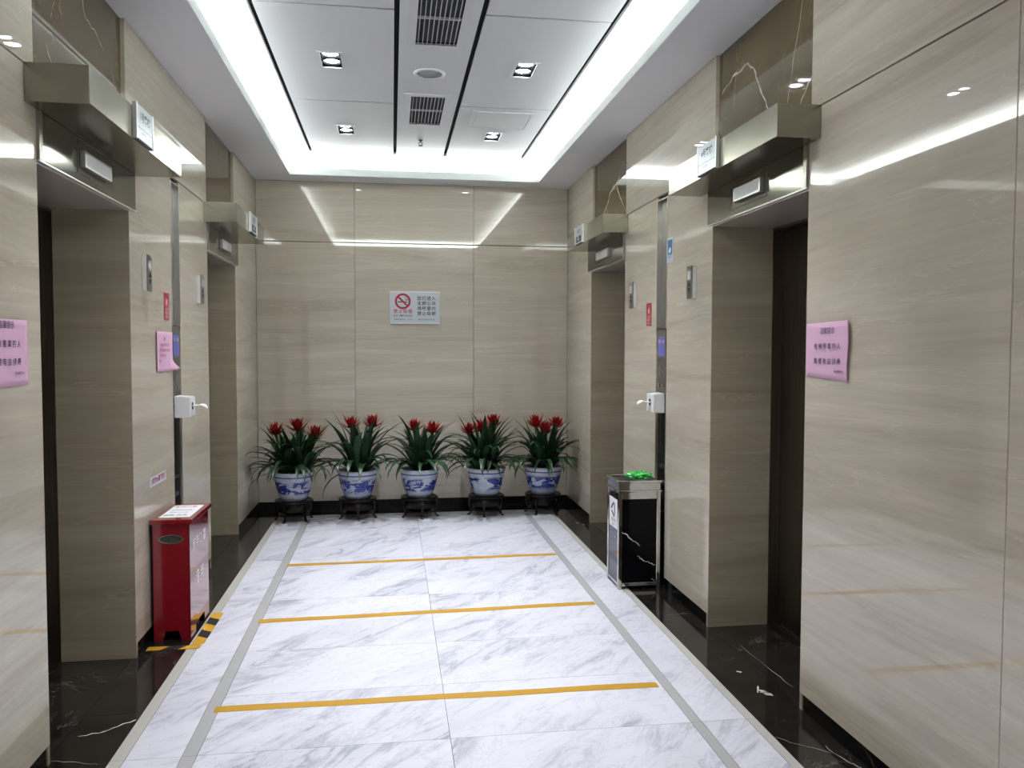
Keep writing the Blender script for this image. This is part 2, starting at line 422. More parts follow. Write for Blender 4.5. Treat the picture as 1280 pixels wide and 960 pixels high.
# pale inclusions that stand out in the black stone
def incl(pts, ws):
    ribbon([Vector((x, y, 0.0)) for x, y in pts], ws, (0, 0, 1)).obj('vein', VEINW, floor)
incl([(1.535, 3.215), (1.548, 3.20), (1.557, 3.165), (1.572, 3.15)], [0.006, 0.020, 0.026, 0.006])
incl([(1.530, 3.19), (1.552, 3.185), (1.575, 3.165)], [0.004, 0.016, 0.004])
incl([(1.520, 3.185), (1.545, 3.235), (1.552, 3.25)], [0.003, 0.008, 0.003])
incl([(1.527, 3.415), (1.545, 3.402)], [0.008, 0.012])
incl([(1.508, 6.56), (1.524, 6.55)], [0.01, 0.02]); incl([(1.545, 6.49), (1.562, 6.48)], [0.01, 0.02])
for p, w in (([(1.683, 3.72, 0), (1.688, 3.45, 0), (1.697, 3.21, 0)], 0.0015), ([(1.40, 2.82, 0), (1.47, 2.74, 0), (1.56, 2.66, 0)], 0.0015),
             ([(1.56, 2.72, 0), (1.575, 2.6, 0), (1.60, 2.55, 0), (1.57, 2.45, 0)], 0.0022), ([(-1.16, 3.18, 0), (-1.08, 3.20, 0), (-1.03, 3.26, 0), (-0.99, 3.29, 0)], 0.005),
             ([(-1.35, 3.05, 0), (-1.2, 3.0, 0), (-1.08, 2.97, 0), (-1.02, 2.95, 0)], 0.0012), ([(1.45, 4.19, 0), (1.60, 4.22, 0)], 0.0015)):
    a, b = wander(p, 4, 0.006, w, 'xy'); incl([(q.x, q.y) for q in a], b)

# ------------------------------------------------------------------ side walls
OPEN = {'L': [(2.98, 3.95), (5.54, 6.50)], 'R': [(3.02, 3.985), (5.56, 6.54)]}
ZO, ZS, ZB = 2.07, 2.377, 0.069
SLOT = {'L': (4.66, 4.835), 'R': (4.675, 4.865)}
def side_wall(s):
    X = XL if s == 'L' else XR; sg = -1 if s == 'L' else 1
    dx = lambda d: X + sg * d
    (a0, a1), (b0, b1) = OPEN[s]; s0, s1 = SLOT[s]
    mb = MB()
    for y0, y1 in ((Y0, a0 - 0.02), (a1 + 0.02, s0 - 0.001), (s1 + 0.001, b0 - 0.02), (b1 + 0.02, YB + 0.2)):
        mb.box(dx(0.036), dx(0.42), y0, y1, -0.01, 3.25)
    mb.box(dx(0.06), dx(0.42), s0 - 0.001, s1 + 0.001, -0.01, 3.25)
    mb.box(dx(0.036), dx(0.06), s0 - 0.001, s1 + 0.001, ZS - 0.02, 3.25)
    for y0, y1 in ((a0 - 0.02, a1 + 0.02), (b0 - 0.02, b1 + 0.02)):
        mb.box(dx(0.036), dx(0.42), y0, y1, ZO + 0.02, 3.25)
    wall = mb.obj('wall_left' if s == 'L' else 'wall_right', MORTAR, base=(dx(0.036), 3.0, 0)); tag(wall, kind='structure')
    g = 0.0012
    def panel(y0, y1, z0, z1, mat=TRAV, name='stone_panel', d0=0.0, d1=0.02, bev=0.0012):
        return MB().box(dx(d0), dx(d1), y0 + g, y1 - g, z0, z1, bev).obj(name, mat, wall)
    seams = {'L': [Y0, -1.3, 0.3, 1.94], 'R': [Y0, -1.3, 0.3, 1.94]}[s]
    low = list(zip(seams, seams[1:])) + [(1.94, a0), (a1, s0), (s1, b0), (b1, YB)]
    for y0, y1 in low: panel(y0, y1, ZB, ZS - 0.003)
    upn = list(zip(seams, seams[1:])) + [(1.94, a0 - 0.01), (a1 - 0.02, b0 - 0.01), (b1 - 0.04, YB)]
    for y0, y1 in upn: panel(y0, y1, ZS + 0.003, H)
    bp = []
    for y0, y1 in ((a0 - 0.01, a1 - 0.02), (b0 - 0.01, b1 - 0.04)):
        bp.append(panel(y0, y1, ZS - 0.003, H, BROWN, 'brown_stone_panel', 0.018, 0.035))
    for y0, y1 in OPEN[s]:
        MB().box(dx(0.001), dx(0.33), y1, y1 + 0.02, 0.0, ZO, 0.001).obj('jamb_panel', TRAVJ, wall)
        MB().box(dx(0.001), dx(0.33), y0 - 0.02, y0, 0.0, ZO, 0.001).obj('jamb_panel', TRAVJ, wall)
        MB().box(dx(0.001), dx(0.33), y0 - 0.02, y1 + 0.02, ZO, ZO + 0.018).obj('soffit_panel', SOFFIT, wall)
        MB().box(dx(0.0), dx(0.018), y0, y1, ZO + 0.019, ZS - 0.004).obj('stone_panel', TRAV, wall)
    bb = MB()
    for y0, y1 in ((Y0, a0 - 0.021), (a1 + 0.021, s0), (s1, b0 - 0.021), (b1 + 0.021, YB)):
        bb.box(dx(0.006), dx(0.036), y0, y1, 0.0, ZB - 0.001)
    tag(bb.obj('baseboard_left' if s == 'L' else 'baseboard_right', BLACKB), kind='structure')
    # elevator doors at the back of the recesses
    for k, (y0, y1) in enumerate(OPEN[s]):
        n = {'L': 1, 'R': 3}[s] + k
        d = MB().box(dx(0.402), dx(0.43), y0 - 0.06, y1 + 0.06, 0.0, ZO + 0.05).obj('door_%d' % n, DARKGAP); tag(d, kind='structure')  # black slab added behind the leaves to keep outside light from leaking in
        ym = (y0 + y1) / 2
        MB().box(dx(0.385), dx(0.401), y0 - 0.05, ym - 0.002, 0.008, ZO + 0.02, 0.001).obj('door_leaf', DOORM, d)
        MB().box(dx(0.385), dx(0.401), ym + 0.002, y1 + 0.05, 0.008, ZO + 0.02, 0.001).obj('door_leaf', DOORM, d)
        f = MB().box(dx(0.331), dx(0.384), y1 - 0.004, y1 + 0.05, 0.0, ZO + 0.05)
        f.box(dx(0.331), dx(0.384), y0 - 0.05, y0 + 0.004, 0.0, ZO + 0.05).box(dx(0.331), dx(0.384), y0 + 0.004, y1 - 0.004, ZO - 0.012, ZO + 0.05)
        f.obj('door_frame', FRAMEM, d)
        MB().box(dx(0.331), dx(0.384), y0 + 0.004, y1 - 0.004, -0.012, 0.004).obj('door_sill', FRAMEM, d)
    return wall, bp
wallL, brL = side_wall('L'); wallR, brR = side_wall('R')
# cream veins in the brown stone above the right-hand doors and the left one
def wv(pts, w, parent, x, n=5, j=0.006):
    a, b = wander([(x, y, z) for y, z in pts], n, j, w, 'yz')
    sgn = -1 if x > 0 else 1
    ribbon(a, b, (sgn, 0, 0)).obj('vein', VEINC, parent)
xr = XR + 0.018
wv([(3.93, 2.72), (3.80, 2.76), (3.64, 2.77), (3.57, 2.73), (3.50, 2.62), (3.43, 2.52), (3.40, 2.44)], 0.010, brR[0], xr)
wv([(3.12, 2.90), (3.14, 2.78), (3.20, 2.62), (3.25, 2.45)], 0.004, brR[0], xr)
wv([(3.04, 2.52), (3.12, 2.46), (3.16, 2.40)], 0.007, brR[0], xr)
wv([(3.76, 2.90), (3.77, 2.75), (3.79, 2.60)], 0.002, brR[0], xr)
wv([(6.40, 2.40), (6.28, 2.47), (6.15, 2.53), (6.02, 2.63), (5.86, 2.66), (5.78, 2.70)], 0.016, brR[1], xr)
wv([(5.86, 2.66), (5.76, 2.54), (5.62, 2.42)], 0.009, brR[1], xr)
wv([(6.14, 2.53), (6.05, 2.42)], 0.006, brR[1], xr)
wv([(5.76, 2.52), (5.86, 2.43), (5.94, 2.40)], 0.005, brR[1], xr)
wv([(5.80, 2.72), (5.70, 2.78), (5.62, 2.74)], 0.004, brR[1], xr)
xl = XL - 0.018
wv([(3.45, 2.88), (3.50, 2.76), (3.60, 2.745), (3.72, 2.70)], 0.005, brL[0], xl)
wv([(3.25, 2.80), (3.20, 2.70), (3.17, 2.62)], 0.003, brL[0], xl)
wv([(3.12, 2.52), (3.18, 2.45), (3.22, 2.39)], 0.004, brL[0], xl)
wv([(3.80, 2.66), (3.86, 2.58), (3.88, 2.50)], 0.003, brL[0], xl)
wv([(5.80, 2.86), (5.95, 2.78), (6.1, 2.80)], 0.004, brL[1], xl)
wv([(6.25, 2.62), (6.38, 2.56)], 0.004, brL[1], xl)

# ------------------------------------------------------------------ back wall
wb = MB().box(XL - 0.45, XR + 0.45, YB + 0.036, YB + 0.2, -0.01, 3.25).obj('wall_back', MORTAR); tag(wb, kind='structure')
xb = [XL, -0.329, 0.742, XR]
for x0, x1 in zip(xb, xb[1:]):
    for z0, z1 in ((ZB, 2.387), (2.393, H)):
        MB().box(x0 + 0.0015, x1 - 0.0015, YB, YB + 0.02, z0, z1, 0.0012).obj('stone_panel', TRAV, wb)
tag(MB().box(XL, XR, YB + 0.006, YB + 0.036, 0, ZB - 0.001).obj('baseboard_back', BLACKB), kind='structure')

# ------------------------------------------------------------------ ceiling
ceil = empty('ceiling', ((CL + CR) / 2, 2.5, H)); tag(ceil, kind='structure')
m_ = MB()
m_.box(XL - 0.03, CL, Y0, YB + 0.03, H, LIP_T).box(CR, XR + 0.03, Y0, YB + 0.03, H, LIP_T)
m_.box(CL, CR, CB, YB + 0.03, H, LIP_T).box(CL, CR, CF - 0.26, CF, H, LIP_T)
m_.obj('ceiling_border', PAINT, ceil)
m_ = MB()   # bright faces of the cove: thin lip facing, pocket sides and the painted band above
t = 0.002
m_.box(CL, CL + t, CF + t, CB - t, H + 0.001, LIP_T).box(CR - t, CR, CF + t, CB - t, H + 0.001, LIP_T)
m_.box(CL, CR, CB - t, CB, H + 0.001, LIP_T).box(CL, CR, CF, CF + t, H + 0.001, LIP_T)
m_.obj('cove_lip', LIPP, ceil)
m_ = MB()
x0, x1, y0, y1 = CL - PK, CR + PK, CF - PK, CB + PK
m_.box(x0 - 0.02, x0, y0, y1, LIP_T, HU + 0.03).box(x1, x1 + 0.02, y0, y1, LIP_T, HU + 0.03)
m_.box(x0, x1, y1, y1 + 0.02, LIP_T, HU + 0.03).box(x0, x1, y0 - 0.02, y0, LIP_T, HU + 0.03)
FX0, FX1, FY1, FY0 = -0.673, 1.122, 7.005, 2.53
m_.box(x0, FX0, y0, y1, HU, HU + 0.02).box(FX1, x1, y0, y1, HU, HU + 0.02)
m_.box(FX0, FX1, FY1, y1, HU, HU + 0.02).box(FX0, FX1, y0, FY0, HU, HU + 0.02)
m_.box(x0, CL, y0, y1, LIP_T, LIP_T + 0.002).box(CR, x1, y0, y1, LIP_T, LIP_T + 0.002).box(CL, CR, CB, y1, LIP_T, LIP_T + 0.002).box(CL, CR, y0, CF, LIP_T, LIP_T + 0.002)
m_.obj('cove_pocket', COVEP, ceil)
MB().box(XL - 0.4, XR + 0.4, Y0, YB + 0.15, HU + 0.03, HU + 0.10).obj('ceiling_slab', DARKGAP, ceil)
GP = 0.026
cols = [(FX0 + GP, 0.017), (0.017 + GP, 0.436), (0.436 + GP, FX1 - GP)]
rows = [FY0, 4.04, 5.565, FY1 - 0.008]
DL = [(-0.335, y) for y in (3.28, 4.79, 6.28)] + [(0.775, y) for y in (3.28, 4.79, 6.31)]
DL2 = [(-0.335, 0.85), (0.775, 0.85), (-0.335, -0.7), (0.775, -0.7)]
DWX, DWY = 0.062, 0.125
def frame_panel(mb, x0, x1, y0, y1, hx0, hx1, hy0, hy1, z0, z1):
    mb.box(x0, hx0, y0, y1, z0, z1).box(hx1, x1, y0, y1, z0, z1).box(hx0, hx1, y0, hy0, z0, z1).box(hx0, hx1, hy1, y1, z0, z1); return mb
for ci in (0, 2):
    for a, b in zip(rows, rows[1:]):
        x0, x1 = cols[ci]; y0, y1 = a + 0.009, b - 0.009
        hl = [p for p in DL if x0 < p[0] < x1 and y0 < p[1] < y1]
        mb = MB()
        if hl:
            hx, hy = hl[0]; frame_panel(mb, x0, x1, y0, y1, hx - DWX, hx + DWX, hy - DWY, hy + DWY, HU, HU + 0.012)
        else: mb.box(x0, x1, y0, y1, HU, HU + 0.012)
        mb.obj('ceiling_panel', PANEL, ceil)
GRX0, GRX1 = 0.118, 0.362
grl = [(5.36, 6.05), (3.76, 4.48)]
for xa_, xb__ in ((CL, 0.22), (0.22, CR)):          # plain lower ceiling over the viewer, with its own downlights
    for ya_, yb_ in ((Y0, 0.1), (0.1, CF - 0.26)):
        hx, hy = [p for p in DL2 if xa_ < p[0] < xb__ and ya_ < p[1] < yb_][0]
        frame_panel(MB(), xa_ + 0.001, xb__ - 0.001, ya_ + 0.001, yb_ - 0.001, hx - DWX, hx + DWX, hy - DWY, hy + DWY, H, H + 0.012).obj('ceiling_panel', PAINT, ceil)
mb = MB(); x0, x1 = cols[1]
mb.box(x0, GRX0, FY0, FY1 - 0.005, HU, HU + 0.012).box(GRX1, x1, FY0, FY1 - 0.005, HU, HU + 0.012)
ys = sorted([FY0] + [v for g in grl for v in g] + [FY1 - 0.005])
for k in range(0, len(ys), 2): mb.box(GRX0, GRX1, ys[k], ys[k + 1], HU, HU + 0.012)
mb.obj('ceiling_panel', PANEL, ceil)

# ventilation grilles
def grille(y0, y1, label):
    EW = 0.034
    g = thing('air_grille', ((GRX0 + GRX1) / 2, (y0 + y1) / 2, HU - 0.006), label, 'air vent', 'air grilles in the central ceiling strip')
    w = 0.024; e = 0.012
    frame_panel(MB(), GRX0 - EW, GRX1 + EW, y0 - EW, y1 + EW, GRX0 + w - e, GRX1 - w + e, y0 + w - e, y1 - w + e, HU - 0.007, HU - 0.0005).obj('frame', GRILLEW, g)
    MB().box(GRX0, GRX1, y0, y1, HU + 0.022, HU + 0.029).obj('duct_backing', GRILLED, g)
    n = 9; xa, xb_ = GRX0 + 0.014, GRX1 - 0.014
    for i in range(n):
        x = xa + (xb_ - xa) * (i + 0.5) / n
        MB().box(x - 0.0016, x + 0.0016, y0 + 0.014, y1 - 0.014, HU - 0.004, HU + 0.010).obj('slat', GRILLEW, g)
    fins = MB(); k = int((y1 - y0) / 0.024)
    for i in range(1, k): fins.box(xa, xb_, y0 + (y1 - y0) * i / k - 0.001, y0 + (y1 - y0) * i / k + 0.001, HU + 0.011, HU + 0.021)
    tag(fins.obj('rear_fins', FIN, g), kind='stuff')
    ym = (y0 + y1) / 2
    MB().box(xa, xb_, ym - 0.004, ym + 0.004, HU - 0.003, HU + 0.009).obj('cross_bar', GRILLEW, g)
grille(*grl[0], 'white framed ceiling air grille between the round speaker and the back end of the ceiling')
grille(*grl[1], 'larger looking white framed air grille cut by the top edge, nearer than the round speaker')

# downlights
def downlight():
    d = empty('downlight', (0, 0, HU))
    frame_panel(MB(), -0.072, 0.072, -0.136, 0.136, -0.056, 0.056, -0.118, 0.118, HU - 0.005, HU - 0.0003).obj('trim', GRILLEW, d)
    h = MB(); z1 = HU + 0.029
    h.box(-0.06, -0.056, -0.122, 0.122, HU, z1).box(0.056, 0.06, -0.122, 0.122, HU, z1).box(-0.056, 0.056, -0.122, -0.118, HU, z1).box(-0.056, 0.056, 0.118, 0.122, HU, z1).box(-0.056, 0.056, -0.118, 0.118, z1 - 0.002, z1)
    h.obj('housing', DARKGAP, d)
    for s in (-1, 1):
        yc = s * 0.057
        MB().lathe([(0.052, HU + 0.006), (0.046, HU + 0.010), (0.044, HU + 0.020), (0.052, HU + 0.024)], 24, (0, yc, 0)).obj('lamp_ring', GRILLED, d, True)
        MB().lathe([(0, HU + 0.010), (0.030, HU + 0.011), (0.043, HU + 0.016), (0.043, HU + 0.022), (0, HU + 0.022)], 24, (0, yc, 0)).obj('lamp', LAMP, d, True)
    return d
dl0 = downlight()
names_dl = {(-0.335, 4.79): 'square twin-lamp downlight, nearer of the two on the left of the grilles',
            (-0.335, 6.28): 'square twin-lamp downlight, farther of the two on the left of the grilles',
            (0.775, 4.79): 'square twin-lamp downlight, nearer of the two on the right of the grilles',
            (0.775, 6.31): 'square twin-lamp downlight beside the access hatch on the right',
            (-0.335, 3.28): 'square twin-lamp downlight just above the top edge of the view, left row',
            (0.775, 3.28): 'square twin-lamp downlight just above the top edge of the view, right row',
            (-0.335, 0.85): 'square twin-lamp downlight in the lower ceiling over the viewer, left row',
            (0.775, 0.85): 'square twin-lamp downlight in the lower ceiling over the viewer, right row',
            (-0.335, -0.7): 'square twin-lamp downlight in the lower ceiling behind the viewer, left row',
            (0.775, -0.7): 'square twin-lamp downlight in the lower ceiling behind the viewer, right row'}
for k, p in enumerate(DL + DL2):
    o = dl0 if k == 0 else dup(dl0)
    zc = HU if p in DL else H
    o.location = (p[0], p[1], zc)
    tag(o, names_dl[p], 'ceiling light', 'recessed twin downlights')
    for s in (-1, 1):
        area_light('downlight_beam', (p[0], p[1] + s * 0.057, zc + 0.005), (0, 0, 0), 0.07, 0, SPOT_W, SPOT_COL, math.radians(80), True)

# led strips that lie on the ledge
for k, (x0, x1, y0, y1, lb) in enumerate(((CL - 0.19, CL - 0.11, CF, CB, 'white light strip hidden on the left cove ledge'), (CR + 0.11, CR + 0.19, CF, CB, 'white light strip hidden on the right cove ledge'),
                         (CL, CR, CB + 0.11, CB + 0.19, 'white light strip hidden on the back cove ledge'), (CL, CR, CF - 0.19, CF - 0.11, 'white light strip hidden on the cove ledge behind the viewer'))):
    tag(MB().box(x0, x1, y0, y1, LIP_T + 0.002, LIP_T + 0.009).obj('light_strip', LEDM), lb, 'light strip')

sp_ = thing('ceiling_speaker', (0.226, 4.93, HU), 'round grey ceiling speaker with a white rim between two air grilles', 'speaker')
MB().lathe([(0.094, -0.0005), (0.094, -0.006), (0.085, -0.010), (0.076, -0.008), (0.076, -0.0005)], 40, (0.226, 4.93, HU)).obj('rim', GRILLEW, sp_, True)
MB().lathe([(0, -0.006), (0.05, -0.0055), (0.076, -0.003), (0.076, -0.0005), (0, -0.0005)], 40, (0.226, 4.93, HU)).obj('mesh_cover', SPEAKC, sp_, True)
spk = thing('fire_sprinkler', (0.228, 6.50, HU), 'small dark pendent fire sprinkler near the back end of the ceiling', 'sprinkler')
MB().lathe([(0, 0), (0.018, 0), (0.018, -0.004), (0.008, -0.008), (0.008, -0.02), (0, -0.02)], 14, (0.228, 6.50, HU)).obj('body', INK, spk)
MB().tube([(0.214, 6.50, HU - 0.018), (0.216, 6.5, HU - 0.034), (0.228, 6.5, HU - 0.044)], 0.003, 6).tube([(0.242, 6.50, HU - 0.018), (0.240, 6.5, HU - 0.034), (0.228, 6.5, HU - 0.044)], 0.003, 6).obj('frame', INK, spk)
MB().lathe([(0, 0), (0.018, 0), (0.018, -0.002), (0, -0.002)], 12, (0.228, 6.50, HU - 0.044)).obj('deflector', INK, spk)
ht = thing('access_hatch', (0.775, 5.86, HU), 'square white access hatch in the right-hand ceiling panel', 'hatch')
frame_panel(MB(), 0.560, 0.995, 5.655, 6.075, 0.582, 0.973, 5.677, 6.053, HU - 0.004, HU - 0.0003).obj('frame', PANEL, ht)
MB().box(0.588, 0.967, 5.683, 6.047, HU - 0.003, HU - 0.0003).obj('cover', PANEL, ht)

# ------------------------------------------------------------------ elevator surrounds
def canopy(s, y0, y1, depth, label):
    X = XL if s == 'L' else XR; k = 1 if s == 'L' else -1
    c = MB().box(X, X + k * depth, y0, y1, 2.25, ZS, 0.0015).obj('door_canopy', CANOPY)
    return tag(c, label, 'canopy', 'steel canopies over the elevator doors')
canopy('L', 2.89, 4.07, 0.203, 'brushed steel box canopy over the near left elevator, carrying sign 1')
canopy('L', 5.445, 6.57, 0.203, 'brushed steel box canopy over the far left elevator, in the back left corner')
canopy('R', 2.93, 4.14, 0.180, 'brushed steel box canopy over the near right elevator, carrying sign 4')
canopy('R', 5.49, 6.63, 0.180, 'brushed steel box canopy over the far right elevator, in the back right corner')

def header(s, y0, y1, ds, de, label):
    X = XL if s == 'L' else XR; k = 1 if s == 'L' else -1
    h = thing('elevator_header', (X, (y0 + y1) / 2, 2.083), label, 'door header', 'steel headers with floor displays')
    MB().box(X, X + k * 0.007, y0 + 0.03, y1, 2.083, 2.249, 0.001).obj('header_panel', HEADER, h)
    MB().box(X, X + k * 0.010, y0, y0 + 0.028, 2.083, 2.249, 0.001).obj('end_trim', CHAN, h)
    MB().box(X, X + k * 0.009, y0, y1, 2.078, 2.0828).obj('bottom_trim', SATIN, h)
    fr = MB(); a, b = ds - 0.025, de + 0.075; z0, z1 = 2.112, 2.236; xx = X + k * 0.007
    for bx in ((a, b, z0, z0 + 0.003), (a, b, z1 - 0.003, z1), (a, a + 0.004, z0, z1), (b - 0.004, b, z0, z1)):
        fr.box(xx, xx + k * 0.001, *bx)
    fr.obj('plate_edge', INK, h)
    ho = MB().box(xx, X + k * 0.030, ds, de, 2.136, 2.200, 0.002).obj('display_housing', SATIN, h)
    yy = [ds + 0.012, (ds + de) / 2, de - 0.012]
    MB().box(X + k * 0.030, X + k * 0.0308, yy[0], yy[1] - 0.003, 2.146, 2.190).obj('display_screen', SCREEN, ho)
    MB().box(X + k * 0.030, X + k * 0.0308, yy[1] + 0.003, yy[2], 2.146, 2.190).obj('display_screen', SCREEN, ho)
header('L', 2.98, 4.03, 3.345, 3.64, 'dark steel header with a lit display above the near left elevator opening')
header('L', 5.535, 6.58, 5.90, 6.20, 'dark steel header with a lit display above the far left elevator opening')
header('R', 3.02, 4.04, 3.39, 3.67, 'dark steel header with a lit display above the near right elevator opening')
header('R', 5.56, 6.63, 5.93, 6.28, 'dark steel header with a lit display above the far right elevator opening')

def plate(s, xf, y0, y1, num, kind_, label):
    k = 1 if s == 'L' else -1; xd, nr = AX[s]
    X = xf; z0, z1 = 2.252, 2.392; th = 0.016
    p = thing('elevator_number_sign', (X, (y0 + y1) / 2, z0), label, 'sign', 'numbered signs on the canopies')
    MB().box(X, X + k * th, y0 + 0.004, y1 - 0.004, z0 + 0.006, z1 - 0.003, 0.001).obj('face', PLATE, p)
    MB().box(X, X + k * (th + 0.003), y0 - 0.003, y0 + 0.006, z0, z1, 0.002).obj('side_rail', SATIN, p)
    MB().box(X, X + k * (th + 0.003), y1 - 0.006, y1 + 0.003, z0, z1, 0.002).obj('side_rail', SATIN, p)
    MB().box(X, X + k * (th - 0.002), y0 + 0.004, y1 - 0.004, z0, z0 + 0.006).obj('bottom_edge', INK, p)
    xx = X + k * th; ym = (y0 + y1) / 2; w = y1 - y0
    text(num, 0.044 if w > 0.25 else 0.040, (xx, ym, 2.345), xd, nr, NAVYINK, p, squeeze=1.0 if w > 0.25 else 0.95, bold=0.014)
    if kind_ == 'line':
        quad_on(MB(), (xx, ym, 2.302), xd, nr, w - 0.012, 0.0035).obj('divider_line', GREYST, p)
        text('ELEVATOR', 0.012, (xx, ym - k * 0.02, 2.285), xd, nr, NAVYINK, p)
    else:
        b = quad_on(MB(), (xx, ym, 2.290), xd, nr, w * 0.62, 0.046).obj('dark_label', INK, p)
        text(kind_, 0.036, (xx + k * 0.0006, ym, 2.290), xd, nr, WHITEINK, p, bold=0.01)
plate('L', XL + 0.203, 3.333, 3.55, '1号客梯', 'line', 'silver number plate reading 1 on the near left steel canopy')
plate('R', XR - 0.180, 3.475, 3.695, '4号客梯', 'line', 'silver number plate reading 4 on the near right steel canopy')
plate('L', XL + 0.203, 5.885, 6.14, '2号梯', '消防', 'silver number plate with black lower label on the far left canopy')
plate('R', XR - 0.180, 6.04, 6.29, '3号梯', '消防', 'silver number plate with black lower label on the far right canopy')

# hall call stations
def call(s, y0, y1, label):
    X = XL if s == 'L' else XR; k = 1 if s == 'L' else -1; xd, nr = AX[s]
    z0, z1 = 1.722, 1.893; p = 0.028; ym = (y0 + y1) / 2
    c = thing('call_button_unit', (X, ym, z0), label, 'call button', 'elevator call button units')
    MB().box(X, X + k * p * 0.75, y0, y1, z0, z1, 0.002).obj('back_box', BRIGHTST, c)
    MB().box(X + k * p * 0.75, X + k * p, y0 + 0.001, y1, z0 - 0.002, z1 + 0.002, 0.001).obj('face_plate', GREYST, c)
    xx = X + k * p
    MB().box(xx, xx + k * 0.001, y0 + 0.014, y1 - 0.014, z0 + 0.100, z0 + 0.146).obj('display_screen', SCREEN, c)
    for zz, up_ in ((z0 + 0.075, 1), (z0 + 0.045, -1)):
        b = MB(); b.prism([(xx, ym - 0.016, zz - 0.010 * up_), (xx, ym + 0.016, zz - 0.010 * up_), (xx, ym, zz + 0.014 * up_)], (k * 0.002, 0, 0))
        b.obj('arrow_button', INK, c)
call('L', 4.13, 4.195, 'steel call button unit on the left wall nearest the camera')
call('L', 5.235, 5.315, 'steel call button unit on the left wall beside the far elevator')
call('R', 4.20, 4.275, 'steel call button unit on the right wall nearest the camera, below the blue sticker')
call('R', 5.28, 5.365, 'steel call button unit on the right wall beside the far elevator')

# steel fireman channels with keyswitch panel
def channel(s, label):
    X = XL if s == 'L' else XR; k = -1 if s == 'L' else 1; y0, y1 = SLOT[s]; xd, nr = AX[s]
    dx = lambda d: X + k * d
    c = thing('wall_channel', (X, (y0 + y1) / 2, 0), label, 'control panel', 'steel control channels in the side walls')
    z0, z1 = 1.57, 2.354
    MB().box(dx(0.028), dx(0.034), y0 + 0.003, y1 - 0.003, z0, z1).obj('channel_back', CHAN, c)
    MB().box(dx(-0.002), dx(0.028), y1 - 0.008, y1 - 0.001, z0, z1).obj('channel_side', SATIN, c)
    MB().box(dx(-0.002), dx(0.028), y0 + 0.001, y0 + 0.008, z0, z1).obj('channel_side', SATIN, c)
    MB().box(dx(0.0), dx(0.028), y0 + 0.008, y1 - 0.008, z1 - 0.006, z1).obj('channel_end', CHAN, c)
    MB().box(dx(0.0), dx(0.028), y0 + 0.008, y1 - 0.008, z0, z0 + 0.012).obj('channel_end', CHAN, c)
    fp = MB().box(dx(0.004), dx(0.034), y0 + 0.022, y1 - 0.014, 1.17, z0 - 0.003, 0.001).obj('switch_panel', GREYST, c)
    ym = (y0 + y1) / 2 + 0.004; xx = dx(0.004)
    for yy, zz in ((ym - 0.005, 1.335), (ym - 0.005, 1.285), (ym - 0.035, 1.225), (ym + 0.03, 1.225)):
        MB().box(xx, xx - k * 0.004, yy - 0.010, yy + 0.010, zz - 0.012, zz + 0.012, 0.002).obj('key_switch', CHROME, fp)
    for dy in (-0.032, 0.032):
        q = MB().box(xx, xx - k * 0.0008, ym + dy - 0.029, ym + dy + 0.029, 1.405, 1.52).obj('blue_label', INDIGO, fp)
        text('消防' if dy < 0 else '专用', 0.024, (xx - k * 0.0008, ym + dy, 1.49), xd, nr, PALEINK, q, squeeze=0.9)
    MB().box(dx(0.030), dx(0.034), y0 + 0.003, y1 - 0.003, 0.07, 1.167).obj('lower_slot', DARKGAP, c)
    MB().box(dx(0.0), dx(0.030), y1 - 0.045, y1 - 0.002, 0.07, 1.167, 0.001).obj('lower_side', CHAN, c)
    MB().box(dx(0.0), dx(0.030), y0 + 0.001, y0 + 0.006, 0.07, 1.167).obj('lower_side', CHAN, c)
    for zz in (0.72, 0.62, 0.45):
        MB().box(dx(0.010), dx(0.030), y0 + 0.006, y1 - 0.046, zz, zz + 0.02).obj('bracket', INK, c)
channel('L', 'tall steel control channel in the left wall above and below the tissue box')
channel('R', 'tall steel control channel in the right wall above and below the tissue box')

# tissue boxes
def tissue(s, y0, y1, x1, label):
    X = XL if s == 'L' else XR; k = 1 if s == 'L' else -1
    z0, z1 = 1.062, 1.182; t = thing('tissue_box', (X, (y0 + y1) / 2, z0), label, 'tissue box', 'wall-mounted tissue boxes')
    b = MB(); b.prism([(X + k * 0.0, y0, z0), (X + k * x1, y0, z0 + 0.004), (X + k * x1, y0, z1 - 0.006), (X, y0, z1)], (0, y1 - y0, 0))
    bmesh.ops.bevel(b.bm, geom=b.bm.edges[:], offset=0.004, segments=2, affect='EDGES')
    b.obj('box', WHITEP, t)
    ym = (y0 + y1) / 2; xx = X + k * x1; zc = 1.125
    ring = MB(); ring_on(ring, (xx, ym, zc), AX[s][0], AX[s][1], 0, 0.022, 0.0012, 20); ring.obj('opening', INK, t)
    # crumpled tissue hanging out: folded sheet with thickness
    tb = MB(); rows_ = []
    sh = [(0.0, 0.0, 0.016), (0.015, 0.004, 0.018), (0.03, 0.002, 0.026), (0.047, 0.008, 0.036), (0.062, 0.004, 0.034), (0.075, -0.006, 0.022), (0.082, -0.014, 0.004)]
    for d, dz, w in sh:
        rows_.append([tb.bm.verts.new((xx + k * d, ym + w * a, zc + dz + 0.006 * math.cos(a * 5) + b_)) for a, b_ in ((-1, 0), (-0.5, 0.006), (0, -0.002), (0.5, 0.007), (1, 0.001))])
    for a, b_ in zip(rows_, rows_[1:]):
        for i in range(4): tb.bm.faces.new((a[i], a[i + 1], b_[i + 1], b_[i]))
    solid(tb, 0.006)
    tb.obj('tissue', TISSUE, t, True)
tissue('L', 4.67, 4.80, 0.082, 'white wall-mounted tissue box on the left wall with a tissue hanging out')
tissue('R', 4.69, 4.82, 0.072, 'white wall-mounted tissue box on the right wall with a tissue hanging out')

